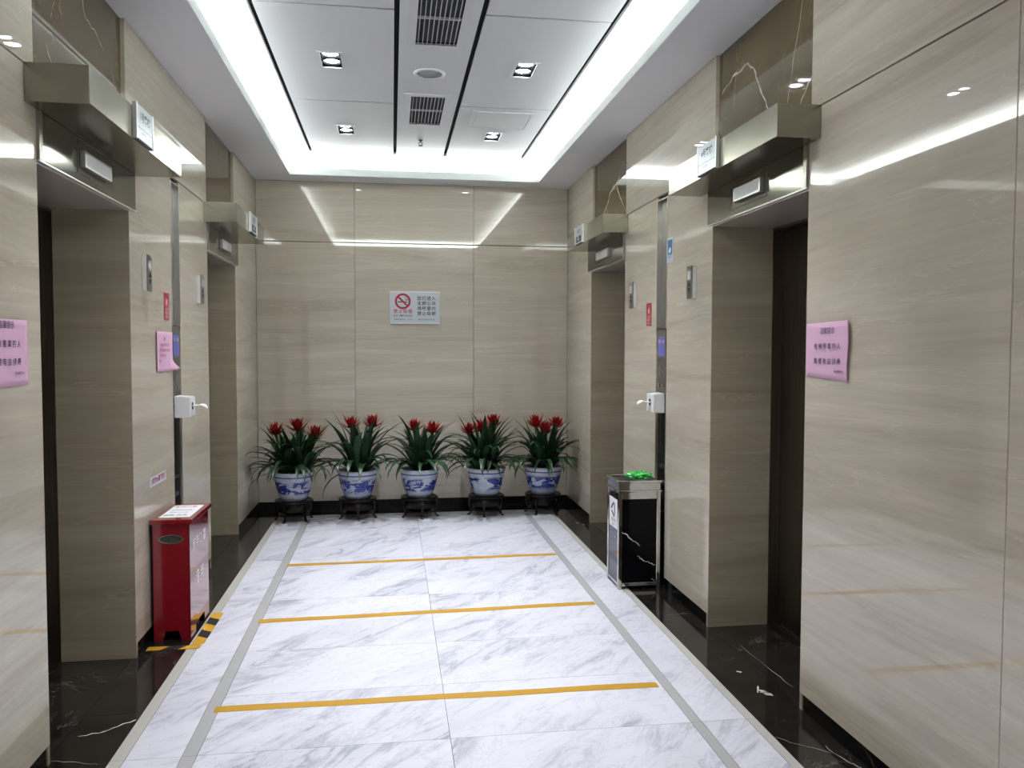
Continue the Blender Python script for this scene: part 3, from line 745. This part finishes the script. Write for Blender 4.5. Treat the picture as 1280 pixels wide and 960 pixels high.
# ------------------------------------------------------------------ notices and stickers
def paper(s, y0, y1, z0, z1, curl, label, mat=PINK):
    """sheet stuck on a side wall; curl(u, v) -> lift from the wall, u along y, v along z"""
    X = XL if s == 'L' else XR; k = 1 if s == 'L' else -1
    mb = MB(); nu, nv = 14, 10; g = []
    for j in range(nv + 1):
        g.append([])
        for i in range(nu + 1):
            u, v = i / nu, j / nv; l, du, dv = curl(u, v)
            g[-1].append(mb.bm.verts.new((X + k * (0.0025 + l), y0 + (y1 - y0) * u + du, z0 + (z1 - z0) * v + dv)))
    for a, b in zip(g, g[1:]):
        for i in range(nu): mb.bm.faces.new((a[i], a[i + 1], b[i + 1], b[i]))
    solid(mb, 0.0006)
    o = mb.obj('paper_notice', mat, smooth=True)
    return tag(o, label, 'notice', 'pink paper notices')
def flat(u, v): return (0.0, 0, 0)
def curlR(u, v):   # near edge (u=0) lifts from the wall
    e = max(0, 1 - u / 0.18) ** 2; return (0.010 * e * (0.5 + 0.7 * v), 0.004 * math.sin(v * 7) * e + 0.010 * e * (1 - v), -0.012 * (1 - u) * (1 - v) + 0.006 * (1 - u) * v)
n1 = paper('R', 2.695, 3.008, 1.343, 1.548, curlR, 'large pink paper notice on the near right wall with a lifting edge')
def curlL(u, v): return (0.003 * math.sin(u * 3) * v, 0, 0.004 * (u - 0.5))
n2 = paper('L', 2.565, 2.868, 1.326, 1.536, curlL, 'large pink paper notice cut by the left edge of the view')
def curlM(u, v):
    e = max(0, (u - 0.75) / 0.25) * max(0, 1 - v / 0.25); return (0.035 * e + 0.004 * max(0, 1 - u / 0.2), 0.02 * e, 0.012 * e)
n3 = paper('L', 4.34, 4.648, 1.322, 1.532, curlM, 'pink paper notice on the left wall beside the tissue box with a curled corner')
for s, n, ym in (('R', n1, 2.85), ('L', n2, 2.717)):
    X = (XR - 0.0062) if s == 'R' else (XL + 0.0062); xd, nr = AX[s]; o_ = xd.y
    text('温馨提示', 0.026, (X, ym, 1.517), xd, nr, NAVYINK, n, squeeze=1.0)
    text('电梯限乘四人', 0.025, (X, ym, 1.458), xd, nr, NAVYINK, n, spacing=1.62, bold=0.01)
    text('爬楼有益健康', 0.025, (X, ym, 1.402), xd, nr, NAVYINK, n, spacing=1.62, bold=0.01)
    text('物业服务中心', 0.011, (X, ym + o_ * 0.085, 1.366), xd, nr, NAVYINK, n, bold=0.01)
xd, nr = AX['L']; X = XL + 0.0045
text('通知', 0.020, (X, 4.49, 1.492), xd, nr, MAGINK, n3)
for zz, s_t, dy in ((1.462, '电梯内请佩戴口罩', 0), (1.434, '减少交谈保持安全距离', 0), (1.406, '感谢您的配合', -0.03), (1.378, '谢谢', -0.09)):
    text(s_t, 0.018, (X, 4.49 + dy, zz), xd, nr, MAGINK, n3, squeeze=1.1)
text('物业', 0.016, (X, 4.58, 1.355), xd, nr, MAGINK, n3)

def red_sticker(s, y0, y1, label):
    X = XL if s == 'L' else XR; k = 1 if s == 'L' else -1; xd, nr = AX[s]
    ym = (y0 + y1) / 2
    o = MB().box(X + k * 0.0003, X + k * 0.0014, y0, y1, 1.592, 1.738).obj('red_sticker', REDST)
    tag(o, label, 'sticker', 'small red wall stickers'); xx = X + k * 0.0014
    MB().prism([(xx, ym - 0.012, 1.672), (xx, ym + 0.010, 1.672), (xx, ym + 0.016, 1.706), (xx, ym, 1.698), (xx, ym - 0.006, 1.714)], (k * 0.0004, 0, 0)).obj('pictogram', PALEINK, o)
    text('小心夹手', 0.020, (xx, ym, 1.650), xd, nr, PALEINK, o, squeeze=0.8)
    text('请勿扶门', 0.020, (xx, ym, 1.630), xd, nr, PALEINK, o, squeeze=0.8)
    text('注意安全', 0.016, (xx, ym, 1.609), xd, nr, PALEINK, o, squeeze=0.8)
red_sticker('L', 4.500, 4.598, 'small upright red sticker on the left wall above the pink notice')
red_sticker('R', 4.960, 5.062, 'small upright red sticker on the right wall beside the steel channel')
bs = MB().box(XR - 0.0014, XR - 0.0003, 4.578, 4.672, 1.955, 2.098).obj('blue_sticker', PBLUE)
tag(bs, 'small blue and white sticker high on the right wall above the call unit', 'sticker'); xd, nr = AX['R']
quad_on(MB(), (XR - 0.0014, 4.625, 2.044), xd, nr, 0.072, 0.088).obj('blue_field', BLUEST, bs)
MB().prism([(XR - 0.0021, 4.645, 2.012), (XR - 0.0021, 4.610, 2.014), (XR - 0.0021, 4.607, 2.036), (XR - 0.0021, 4.622, 2.044), (XR - 0.0021, 4.642, 2.030)], (-0.0004, 0, 0)).obj('hand_pictogram', WHITEINK, bs)
text('勤洗手', 0.022, (XR - 0.0014, 4.625, 1.986), xd, nr, NAVYINK, bs); text('讲卫生', 0.013, (XR - 0.0014, 4.625, 1.968), xd, nr, NAVYINK, bs)
# slanted strip sticker, left wall
ws_ = MB().box(XL + 0.0003, XL + 0.0014, 4.205, 4.495, 0.756, 0.805).obj('white_sticker', SIGNW)
tag(ws_, 'narrow white sticker with magenta lettering low on the left wall above the red bin', 'sticker'); xd, nr = AX['L']
text('!', 0.044, (XL + 0.0014, 4.222, 0.780), xd, nr, NAVYINK, ws_, bold=0.02)
text('请勿倚靠', 0.036, (XL + 0.0014, 4.305, 0.781), xd, nr, MAGINK, ws_, bold=0.015)
text('严禁扒门', 0.036, (XL + 0.0014, 4.43, 0.781), xd, nr, MAGINK, ws_, squeeze=0.9, bold=0.015)

# no smoking sign on the back wall
ns = thing('no_smoking_sign', (0.207, YB, 1.666), 'silver no smoking sign with red ring on the back wall', 'sign')
MB().box(-0.020, 0.434, YB - 0.012, YB, 1.667, 1.962, 0.002).obj('plate', PLATE, ns)
yf = YB - 0.012
MB().box(-0.020, 0.434, yf - 0.003, yf, 1.951, 1.962, 0.001).obj('top_rail', SATIN, ns); MB().box(-0.020, 0.434, yf - 0.003, yf, 1.667, 1.677, 0.001).obj('bottom_rail', SATIN, ns)
xd, nr = AX['B']; cc = Vector((0.098, yf, 1.871))
mb = MB(); ring_on(mb, cc, xd, nr, 0.053, 0.071, 0.0012, 40)
a = -PI / 4; dv = Vector((math.cos(a), 0, math.sin(a)))
quad_on(mb, cc + Vector((0, -0.0008, 0)), dv, nr, 0.118, 0.016, 0.0006)
mb.obj('red_ring', REDINK, ns)
mb = MB(); quad_on(mb, cc + Vector((-0.005, 0, -0.006)), xd, nr, 0.080, 0.009); quad_on(mb, cc + Vector((0.044, 0, -0.006)), xd, nr, 0.006, 0.009); mb.obj('cigarette', INK, ns)
mb = MB()
for ox, oz in ((0.0, 0.0), (0.016, 0.003)):
    ring_on(mb, cc + Vector((0.018 + ox, 0, 0.022 + oz)), xd, nr, 0.011, 0.014, 0.0007, 10, -0.5 * PI, 0.6 * PI); ring_on(mb, cc + Vector((0.030 + ox * 0.6, 0, 0.006 + oz)), xd, nr, 0.008, 0.011, 0.0007, 8, 0, PI)
mb.obj('smoke', INK, ns)
text('禁止吸烟', 0.040, (0.098, yf, 1.779), xd, nr, REDINK, ns, spacing=1.2, bold=0.012)
text('NO SMOKING', 0.024, (0.098, yf, 1.741), xd, nr, NAVYINK, ns, spacing=1.15, bold=0.012)
text('举报投诉电话：12320', 0.016, (0.098, yf, 1.707), xd, nr, NAVYINK, ns, spacing=1.1)
for zz, s_t in ((1.897, '您已进入'), (1.852, '无烟公共'), (1.806, '场所室内'), (1.760, '禁止吸烟')):
    text(s_t, 0.040, (0.311, yf, zz), xd, nr, INK, ns, spacing=1.15, bold=0.014)
text('爱国卫生运动委员会', 0.016, (0.311, yf, 1.707), xd, nr, NAVYINK, ns, spacing=1.1)

# ------------------------------------------------------------------ tapes on the floor
def tape(xa, ya, xb_, yb, w, label):
    n = 14; mb = MB(); T = []
    for i in range(n + 1):
        u = i / n; x = xa + (xb_ - xa) * u; y = ya + (yb - ya) * u + 0.0025 * math.sin(u * 17 + xa * 9)
        ww = w / 2 * (1 + 0.05 * math.sin(u * 23)); T.append((mb.bm.verts.new((x, y - ww, 0.001)), mb.bm.verts.new((x, y + ww, 0.001))))
    for a, b in zip(T, T[1:]): mb.bm.faces.new((a[0], b[0], b[1], a[1]))
    solid(mb, 0.0008)
    tag(mb.obj('floor_tape', YELLOW), label, 'tape', 'yellow floor tapes')
tape(-0.710, 3.338, 1.128, 3.326, 0.054, 'yellow tape strip across the marble floor, nearest the camera')
tape(-0.706, 4.400, 1.136, 4.462, 0.058, 'yellow tape strip across the marble floor, middle one of three')
tape(-0.700, 5.525, 1.136, 5.575, 0.058, 'yellow tape strip across the marble floor, farthest, nearest the pots')
def hazard(p0, p1, w, n, label):
    p0, p1 = Vector(p0), Vector(p1); d = (p1 - p0); L = d.length; d.normalize(); q = Vector((-d.y, d.x, 0))
    root = thing('hazard_tape', tuple((p0 + p1) / 2), label, 'tape')
    st = L / n; z = Vector((0, 0, 0.0012)); sk = w * 0.7
    for i in range(n):
        def cl(t_): return min(max(t_, 0), L)
        a0, a1 = i * st, (i + 1) * st
        pts = [p0 + d * cl(a0 - sk / 2) - q * w / 2, p0 + d * cl(a1 - sk / 2) - q * w / 2, p0 + d * cl(a1 + sk / 2) + q * w / 2, p0 + d * cl(a0 + sk / 2) + q * w / 2]
        if i == 0: pts[0] = p0 - q * w / 2; pts[3] = p0 + d * cl(a0 + sk / 2) + q * w / 2; pts.append(p0 + q * w / 2)
        if i == n - 1: pts = [p0 + d * cl(a0 - sk / 2) - q * w / 2, p1 - q * w / 2, p1 + q * w / 2, p0 + d * cl(a0 + sk / 2) + q * w / 2]
        MB().prism([p + z for p in pts], (0, 0, 0.0006)).obj('yellow_stripe' if i % 2 == 0 else 'black_stripe', YELLH if i % 2 == 0 else BLACKH, root)
hazard((-0.945, 4.575, 0), (-0.945, 4.10, 0), 0.058, 5, 'yellow and black hazard tape on the floor beside the red bin')
hazard((-0.925, 4.065, 0), (-1.170, 4.065, 0), 0.050, 3, 'yellow and black hazard tape on the floor in front of the red bin')

# ------------------------------------------------------------------ red bin
rb = thing('red_waste_bin', (-1.08, 4.36, 0.0), 'tall red metal bin with oval slot against the left wall', 'bin')
x0, x1, y0, y1 = -1.168, -0.992, 4.165, 4.575
body = MB(); tk = 0.003
body.box(x0 + tk, x1 - tk, y0 + tk, y1 - tk, 0.05, 0.585)
def plate_feet(ax, c, lo, hi, out):
    """side sheet with a foot cut-out, in plane ax=c"""
    f = 0.045 * (hi - lo) / 0.18; zt = 0.05
    pr = [(lo, 0), (lo + f, 0), (lo + f + 0.012, zt), (hi - f - 0.012, zt), (hi - f, 0), (hi, 0), (hi, 0.585), (lo, 0.585)]
    if ax == 'y': body.prism([(a, c, b) for a, b in pr], (0, out, 0))
    else: body.prism([(c, a, b) for a, b in pr], (out, 0, 0))
plate_feet('y', y0, x0, x1, tk); plate_feet('y', y1 - tk, x0, x1, tk); plate_feet('x', x0, y0, y1, tk); plate_feet('x', x1 - tk, y0, y1, tk)
body.obj('body', REDBIN, rb)
MB().box(x0 - 0.008, x1 + 0.017, y0 - 0.014, y1 + 0.012, 0.583, 0.606, 0.003, 2).obj('lid', REDBIN, rb)
sl = Vector(((x0 + x1) / 2 + 0.002, y0, 0.508))
def oval(mb, c, a, b, y, n=36, a2=None, b2=None):
    for i in range(n):
        t0, t1 = 2 * PI * i / n, 2 * PI * (i + 1) / n
        o = lambda r, s_, t_: Vector((c.x + r * math.cos(t_), y, c.z + s_ * math.sin(t_)))
        if a2: mb.poly([o(a, b, t0), o(a2, b2, t0), o(a2, b2, t1), o(a, b, t1)])
        else: mb.poly([Vector((c.x, y, c.z)), o(a, b, t0), o(a, b, t1)])
mb = MB(); oval(mb, sl, 0.054, 0.0185, y0 - 0.003, a2=0.059, b2=0.0225)
bmesh.ops.remove_doubles(mb.bm, verts=mb.bm.verts[:], dist=1e-6); solid(mb, 0.0025)
mb.obj('slot_rim', plain('slot_rim_steel', (0.50, 0.48, 0.44), 0.25, 1.0), rb)
mb = MB(); oval(mb, sl, 0.055, 0.0190, y0 - 0.0008); mb.obj('slot_opening', plain('slot_dark_steel', (0.10, 0.11, 0.10), 0.25, 0.6), rb)
ls = MB().box(x0 + 0.022, x1 - 0.008, y0 + 0.045, y1 - 0.05, 0.6062, 0.6072).obj('lid_notice', WHITEINK, rb)
up_n = (0, 0, 1)
text('废弃口罩', 0.036, (-1.082, 4.48, 0.6072), (1, 0, 0), up_n, REDINK, ls, squeeze=0.8, bold=0.012)
text('专用回收箱', 0.026, (-1.082, 4.39, 0.6072), (1, 0, 0), up_n, NAVYINK, ls, squeeze=0.8)
text('请投入口罩', 0.020, (-1.082, 4.33, 0.6072), (1, 0, 0), up_n, NAVYINK, ls, squeeze=0.9)
text('谢谢 合作', 0.034, (-1.082, 4.26, 0.6072), (1, 0, 0), up_n, NAVYINK, ls, squeeze=0.8, bold=0.012)
text('废弃口罩', 0.066, (x1, 4.365, 0.455), (0, 1, 0), (1, 0, 0), WHITEINK, rb, spacing=1.25)
text('专用', 0.085, (x1, 4.37, 0.27), (0, 1, 0), (1, 0, 0), WHITEINK, rb, spacing=1.15)

# ------------------------------------------------------------------ steel and marble litter bin
X0, X1, Yf, Yk = 1.338, 1.600, 4.690, 4.945
can = thing('steel_litter_bin', ((X0 + X1) / 2, (Yf + Yk) / 2, 0), 'polished steel litter bin with black marble panels by the right wall', 'bin')
P = 0.024
for px in (X0, X1 - P):
    for py in (Yf, Yk - P): MB().box(px, px + P, py, py + P, 0.0, 0.588, 0.002).obj('corner_post', CHROME, can)
for z0, z1 in ((0.018, 0.038), (0.545, 0.588)):
    for q in ((X0 + P, X1 - P, Yf + 0.003, Yf + 0.017), (X0 + P, X1 - P, Yk - 0.017, Yk - 0.003), (X0 + 0.003, X0 + 0.017, Yf + P, Yk - P), (X1 - 0.017, X1 - 0.003, Yf + P, Yk - P)):
        MB().box(*q, z0, z1, 0.001).obj('rail', CHROME, can)
fpan = MB().box(X0 + P, X1 - P, Yf + 0.005, Yf + 0.014, 0.038, 0.545).obj('stone_panel', BLACKP, can)
MB().box(X0 + P, X1 - P, Yk - 0.014, Yk - 0.005, 0.038, 0.545).obj('stone_panel', BLACKP, can)
MB().box(X1 - 0.014, X1 - 0.005, Yf + P, Yk - P, 0.038, 0.545).obj('stone_panel', BLACKP, can)
door = MB().box(X0 + 0.005, X0 + 0.014, Yf + P, Yk - P, 0.038, 0.545).obj('side_door', plain('smoked_glass_panel', (0.03, 0.033, 0.06), 0.08), can)
MB().box(X0 + 0.001, X0 + 0.005, Yf + 0.06, Yf + 0.085, 0.300, 0.308, 0.001).obj('latch', CHROME, door)
sg = MB().box(X0 + 0.0035, X0 + 0.005, Yf + 0.042, Yk - 0.040, 0.355, 0.535).obj('recycling_sign', WHITEINK, door)
yc = (Yf + Yk) / 2
mb = MB(); nr = Vector((-1, 0, 0)); zc = 0.465
for i in range(3):
    a = PI / 2 + i * 2 * PI / 3
    f = lambda r, t_: Vector((X0 + 0.003, yc - r * math.cos(t_), zc + r * math.sin(t_)))
    p, q = f(0.042, a - 0.15), f(0.042, a + 2 * PI / 3 - 0.62); d = (q - p).normalized()
    quad_on(mb, (p + q) / 2, d, nr, (q - p).length, 0.015, 0.0004)
    n_ = nr.cross(d); mb.prism([q - n_ * 0.011, q + d * 0.016, q + n_ * 0.011], nr * 0.0004)
mb.obj('recycling_arrows', INK, sg)
text('可回收物', 0.026, (X0 + 0.0035, yc, 0.398), (0, -1, 0), (-1, 0, 0), INK, sg)
text('Recyclable', 0.015, (X0 + 0.0035, yc, 0.374), (0, -1, 0), (-1, 0, 0), INK, sg)
a_, b_ = wander([(X0 + P, Yf + 0.005, 0.352), (1.425, Yf + 0.005, 0.300), (1.475, Yf + 0.005, 0.262)], 6, 0.004, 0.005, 'xz'); ribbon(a_, b_, (0, -1, 0)).obj('vein', VEINW, fpan)
a_, b_ = wander([(1.455, Yf + 0.005, 0.205), (1.50, Yf + 0.005, 0.170), (1.570, Yf + 0.005, 0.140)], 6, 0.004, 0.004, 'xz'); ribbon(a_, b_, (0, -1, 0)).obj('vein', VEINW, fpan)
a_, b_ = wander([(1.545, Yf + 0.005, 0.058), (1.572, Yf + 0.005, 0.042)], 3, 0.002, 0.003, 'xz'); ribbon(a_, b_, (0, -1, 0)).obj('vein', VEINW, fpan)
def hollow(mb, x0, x1, y0, y1, z0, z1, t_, bev=0.0):
    mb.box(x0, x1, y0, y0 + t_, z0, z1, bev).box(x0, x1, y1 - t_, y1, z0, z1, bev).box(x0, x0 + t_, y0 + t_, y1 - t_, z0, z1, bev).box(x1 - t_, x1, y0 + t_, y1 - t_, z0, z1, bev); return mb
MB().box(X0 - 0.008, X1 + 0.008, Yf - 0.008, Yk + 0.008, 0.588, 0.600, 0.003, 2).obj('ledge', CHROME, can)
hollow(MB(), X0 + 0.002, X1 - 0.002, Yf + 0.002, Yk - 0.002, 0.600, 0.645, 0.006).obj('neck', CHROME, can)
hollow(MB(), X0 - 0.006, X1 + 0.006, Yf - 0.006, Yk + 0.006, 0.643, 0.658, 0.022, 0.002).obj('top_rim', CHROME, can)
MB().box(X0 + 0.008, X1 - 0.008, Yf + 0.008, Yk - 0.008, 0.620, 0.624).obj('ash_tray', SATIN, can)
hollow(MB(), X0 + 0.02, X0 + 0.115, Yf + 0.03, Yf + 0.105, 0.624, 0.650, 0.004).obj('tray_box', CHROME, can)
# crumpled green bag lying on the tray
gb = MB(); bmesh.ops.create_icosphere(gb.bm, subdivisions=4, radius=1.0)
from mathutils import noise as mnoise
for v in gb.bm.verts:
    d = v.co.copy(); r = 1 + 0.35 * mnoise.noise(d * 2.1) + 0.28 * abs(mnoise.noise(d * 5.0)) + 0.12 * mnoise.noise(d * 11)
    v.co = Vector((1.498 + d.x * r * 0.070, 4.80 + d.y * r * 0.085, 0.676 + d.z * r * 0.020))
tag(gb.obj('green_plastic_bag', GREENBAG), 'crumpled bright green plastic bag lying on top of the steel litter bin', 'plastic bag')

# ------------------------------------------------------------------ pots, stands, bromeliads
def stand(x, y, rot, label):
    s = thing('pot_stand', (x, y, 0), label, 'plant stand', 'dark wooden stands under the plant pots')
    MB().lathe([(0, 0.150), (0.150, 0.150), (0.160, 0.156), (0.160, 0.168), (0.152, 0.174), (0.138, 0.174), (0.134, 0.170), (0, 0.170)], 36, (x, y, 0)).obj('top_ring', WOOD, s, True)
    MB().lathe([(0.136, 0.150), (0.142, 0.140), (0.142, 0.086), (0.130, 0.074), (0.124, 0.086), (0.124, 0.150)], 36, (x, y, 0)).obj('apron', WOOD, s, True)
    MB().lathe([(0.10, 0.040), (0.128, 0.040), (0.128, 0.052), (0.10, 0.052), (0.10, 0.040)], 30, (x, y, 0)).obj('stretcher_ring', WOOD, s)
    for i in range(5):
        a = rot + i * 2 * PI / 5; d = Vector((math.cos(a), math.sin(a), 0))
        pr = [(0.136, 0.150), (0.152, 0.120), (0.150, 0.08), (0.134, 0.045), (0.140, 0.018), (0.158, 0.008)]
        mb = MB(); q = Vector((-d.y, d.x, 0)); R_ = []
        for k, (r, z) in enumerate(pr):
            w = (0.030, 0.026, 0.020, 0.015, 0.016, 0.022)[k]; dep = 0.014
            c = Vector((x, y, z)) + d * r
            R_.append([mb.bm.verts.new(c + q * w / 2 - d * dep / 2), mb.bm.verts.new(c + q * w / 2 + d * dep / 2), mb.bm.verts.new(c - q * w / 2 + d * dep / 2), mb.bm.verts.new(c - q * w / 2 - d * dep / 2)])
        for a1, b1 in zip(R_, R_[1:]):
            for j in range(4): mb.bm.faces.new((a1[j], a1[(j + 1) % 4], b1[(j + 1) % 4], b1[j]))
        mb.bm.faces.new(R_[0]); mb.bm.faces.new(R_[-1][::-1])
        mb.box(x + d.x * 0.156 - 0.012, x + d.x * 0.156 + 0.012, y + d.y * 0.156 - 0.012, y + d.y * 0.156 + 0.012, 0.0, 0.010, 0.002)
        mb.obj('leg', WOOD, s)
def leaf(parent, base, az, elev, length, width, droop, mat):
    """arching strap leaf: starts at elevation elev, bends down by droop over its length"""
    mb = MB(); n = 9; p = Vector(base); th = elev; d = Vector((math.cos(az), math.sin(az), 0)); q = Vector((-d.y, d.x, 0)); rows_ = []
    sway = random.uniform(-0.25, 0.25)
    for i in range(n + 1):
        u = i / n
        w = width * (0.65 + 0.6 * u if u < 0.4 else 0.89 * (1 - ((u - 0.4) / 0.6) ** 1.8)) * 0.5 + 0.0006
        dirv = d * math.cos(th) + Vector((0, 0, math.sin(th))); nr_ = -d * math.sin(th) + Vector((0, 0, math.cos(th)))
        p.y = min(p.y, YB - 0.012); p.x = min(max(p.x, XL + 0.01), XR - 0.01); p.z = max(p.z, 0.03)
        rows_.append([mb.bm.verts.new(p + q * w + nr_ * w * 0.35), mb.bm.verts.new(p), mb.bm.verts.new(p - q * w + nr_ * w * 0.35)])
        p = p + dirv * length / n + q * sway * u * length / n
        th -= droop / n * (0.4 + 1.6 * u)
    for a, b in zip(rows_, rows_[1:]):
        for j in range(2): mb.bm.faces.new((a[j], a[j + 1], b[j + 1], b[j]))
    for v in mb.bm.verts: v.co.y = min(v.co.y, YB - 0.004)
    return mb.obj('leaf', mat, parent, True)
def flower(parent, base, top, size):
    b, t_ = Vector(base), Vector(top)
    st = MB().tube([b, b.lerp(t_, 0.5) + Vector((0.004, 0, 0)), t_], [0.009, 0.010, 0.014], 8).obj('flower_stalk', LEAFL, parent, True)
    mb = MB()
    for ring, (n, el, L, dz) in enumerate(((10, 0.20, 1.0, -0.02), (10, 0.55, 0.95, -0.005), (8, 0.95, 0.72, 0.005), (6, 1.3, 0.5, 0.01))):
        for i in range(n):
            az = 2 * PI * i / n + ring * 0.37 + random.uniform(-0.12, 0.12); d = Vector((math.cos(az), math.sin(az), 0)); q = Vector((-d.y, d.x, 0))
            e = el + random.uniform(-0.15, 0.15); Ls = size * L * random.uniform(0.85, 1.1); pr = []
            p = t_ + Vector((0, 0, dz)); th = e
            for k in range(5):
                u = k / 4; w = 0.015 * size / 0.085 * (1 - u ** 1.6) + 0.0005
                pr.append((mb.bm.verts.new(p + q * w), mb.bm.verts.new(p - q * w)))
                p = p + (d * math.cos(th) + Vector((0, 0, math.sin(th)))) * Ls / 4; th += 0.25 - 0.42 * u
            for a, b2 in zip(pr, pr[1:]): mb.bm.faces.new((a[0], a[1], b2[1], b2[0]))
    mb.obj('red_bracts', BRACT, parent, True)
def plant(x, y, seed, flowers, label, spread=1.0, extra=()):
    random.seed(seed)
    zb = 0.171
    r = thing('potted_bromeliad', (x, y, zb), label, 'potted plant', 'potted red bromeliads along the back wall')
    prof = [(0, 0.0), (0.098, 0.0), (0.106, 0.006), (0.122, 0.045), (0.140, 0.095), (0.154, 0.150), (0.161, 0.195), (0.162, 0.212), (0.170, 0.218), (0.174, 0.228), (0.172, 0.238), (0.164, 0.243), (0.152, 0.240), (0.148, 0.228), (0.146, 0.200), (0, 0.198)]
    MB().lathe(prof, 48, (x, y, zb)).obj('pot', porcelain(seed), r, True, base=(x, y, zb))
    MB().lathe([(0, 0.001), (0.144, 0.0), (0.144, 0.014), (0.08, 0.022), (0, 0.026)], 24, (x, y, zb + 0.199)).obj('soil', SOIL, r, True)
    zt = zb + 0.215
    for k, (fx, fz, fy) in enumerate(flowers):
        bx, by = x + (fx - x) * 0.45, y + fy * 0.5
        flower(r, (bx, by, zt), (fx, y + fy, fz - 0.055), random.uniform(0.115, 0.13))
        n = 27
        for i in range(n):
            az = 2 * PI * i / n + random.uniform(-0.25, 0.25) + k
            lay = i % 3
            el = (0.75, 1.12, 1.38)[lay] + random.uniform(-0.12, 0.12)
            L = (0.41, 0.46, 0.46)[lay] * random.uniform(0.85, 1.12) * spread
            dr = (2.1, 1.4, 0.7)[lay] + random.uniform(-0.3, 0.4)
            if math.sin(az) > 0.5: L *= 0.8; el += 0.1
            leaf(r, (bx + 0.02 * math.cos(az), by + 0.02 * math.sin(az), zt), az, el, L, random.uniform(0.046, 0.068), dr, LEAFL if random.random() < 0.12 else LEAF)
    for (az, el, L, w, dr) in extra:
        leaf(r, (x + 0.06 * math.cos(az), y + 0.06 * math.sin(az), zt + 0.02), az, el, L, w, dr, LEAF)
    return r
PY = 7.035
plant(-0.822, PY - 0.03, 11, [(-0.963, 0.80, -0.05), (-0.795, 0.82, 0.05), (-0.640, 0.775, -0.04)], 'red bromeliad in blue and white pot, first from the left, leaves reaching the corner', 1.05,
      [(PI, 0.7, 0.46, 0.034, 1.5), (PI + 0.15, 0.35, 0.44, 0.026, 1.3), (PI - 0.2, 0.5, 0.42, 0.022, 2.6), (PI + 0.35, 0.1, 0.40, 0.024, 1.6), (-0.1, 0.5, 0.36, 0.034, 2.8)])
plant(-0.296, PY, 12, [(-0.345, 0.845, -0.04), (-0.170, 0.845, 0.0)], 'red bromeliad in blue and white pot, second from the left, one leaf hanging down', 1.15,
      [(PI + 0.3, 0.5, 0.46, 0.03, 2.9), (PI + 0.6, -0.1, 0.40, 0.026, 1.6), (1.9, 1.2, 0.45, 0.03, 0.4), (0.3, 1.25, 0.47, 0.036, 0.3), (-1.5, 0.8, 0.30, 0.028, 3.2)])
plant(0.230, PY, 13, [(0.185, 0.815, -0.03), (0.345, 0.79, 0.0)], 'red bromeliad in blue and white pot, in the middle of the five', 1.10,
      [(0.8, 1.1, 0.47, 0.035, 0.4), (0.1, 0.8, 0.42, 0.03, 1.6)])
plant(0.810, PY, 14, [(0.655, 0.785, -0.05), (0.765, 0.80, -0.02), (0.880, 0.845, 0.03)], 'red bromeliad in densely painted pot, fourth from the left, with three blooms', 1.08,
      [(PI + 0.2, 0.3, 0.40, 0.028, 2.2), (PI - 0.2, 0.8, 0.45, 0.032, 2.2), (-0.3, 0.3, 0.42, 0.028, 2.2), (0.1, 0.9, 0.46, 0.03, 1.6)])
plant(1.318, PY + 0.015, 15, [(1.245, 0.835, -0.03), (1.330, 0.775, -0.04), (1.440, 0.825, 0.0)], 'red bromeliad in blue and white pot, first from the right by the corner', 0.98,
      [(-0.2, 0.7, 0.36, 0.036, 2.4), (-0.4, 0.4, 0.36, 0.026, 2.4), (2.4, 1.3, 0.46, 0.032, 0.3)])
for px, dy, rt, wd in ((-0.822, -0.03, 0.5, 'first from the left'), (-0.296, 0, -1.5, 'second from the left'), (0.230, 0, -1.45, 'in the middle of the row'), (0.810, 0, -1.8, 'fourth from the left'), (1.318, 0.015, -0.9, 'first from the right')):
    stand(px, PY + dy, rt, 'dark carved wooden stand under the pot ' + wd)
random.seed(1)
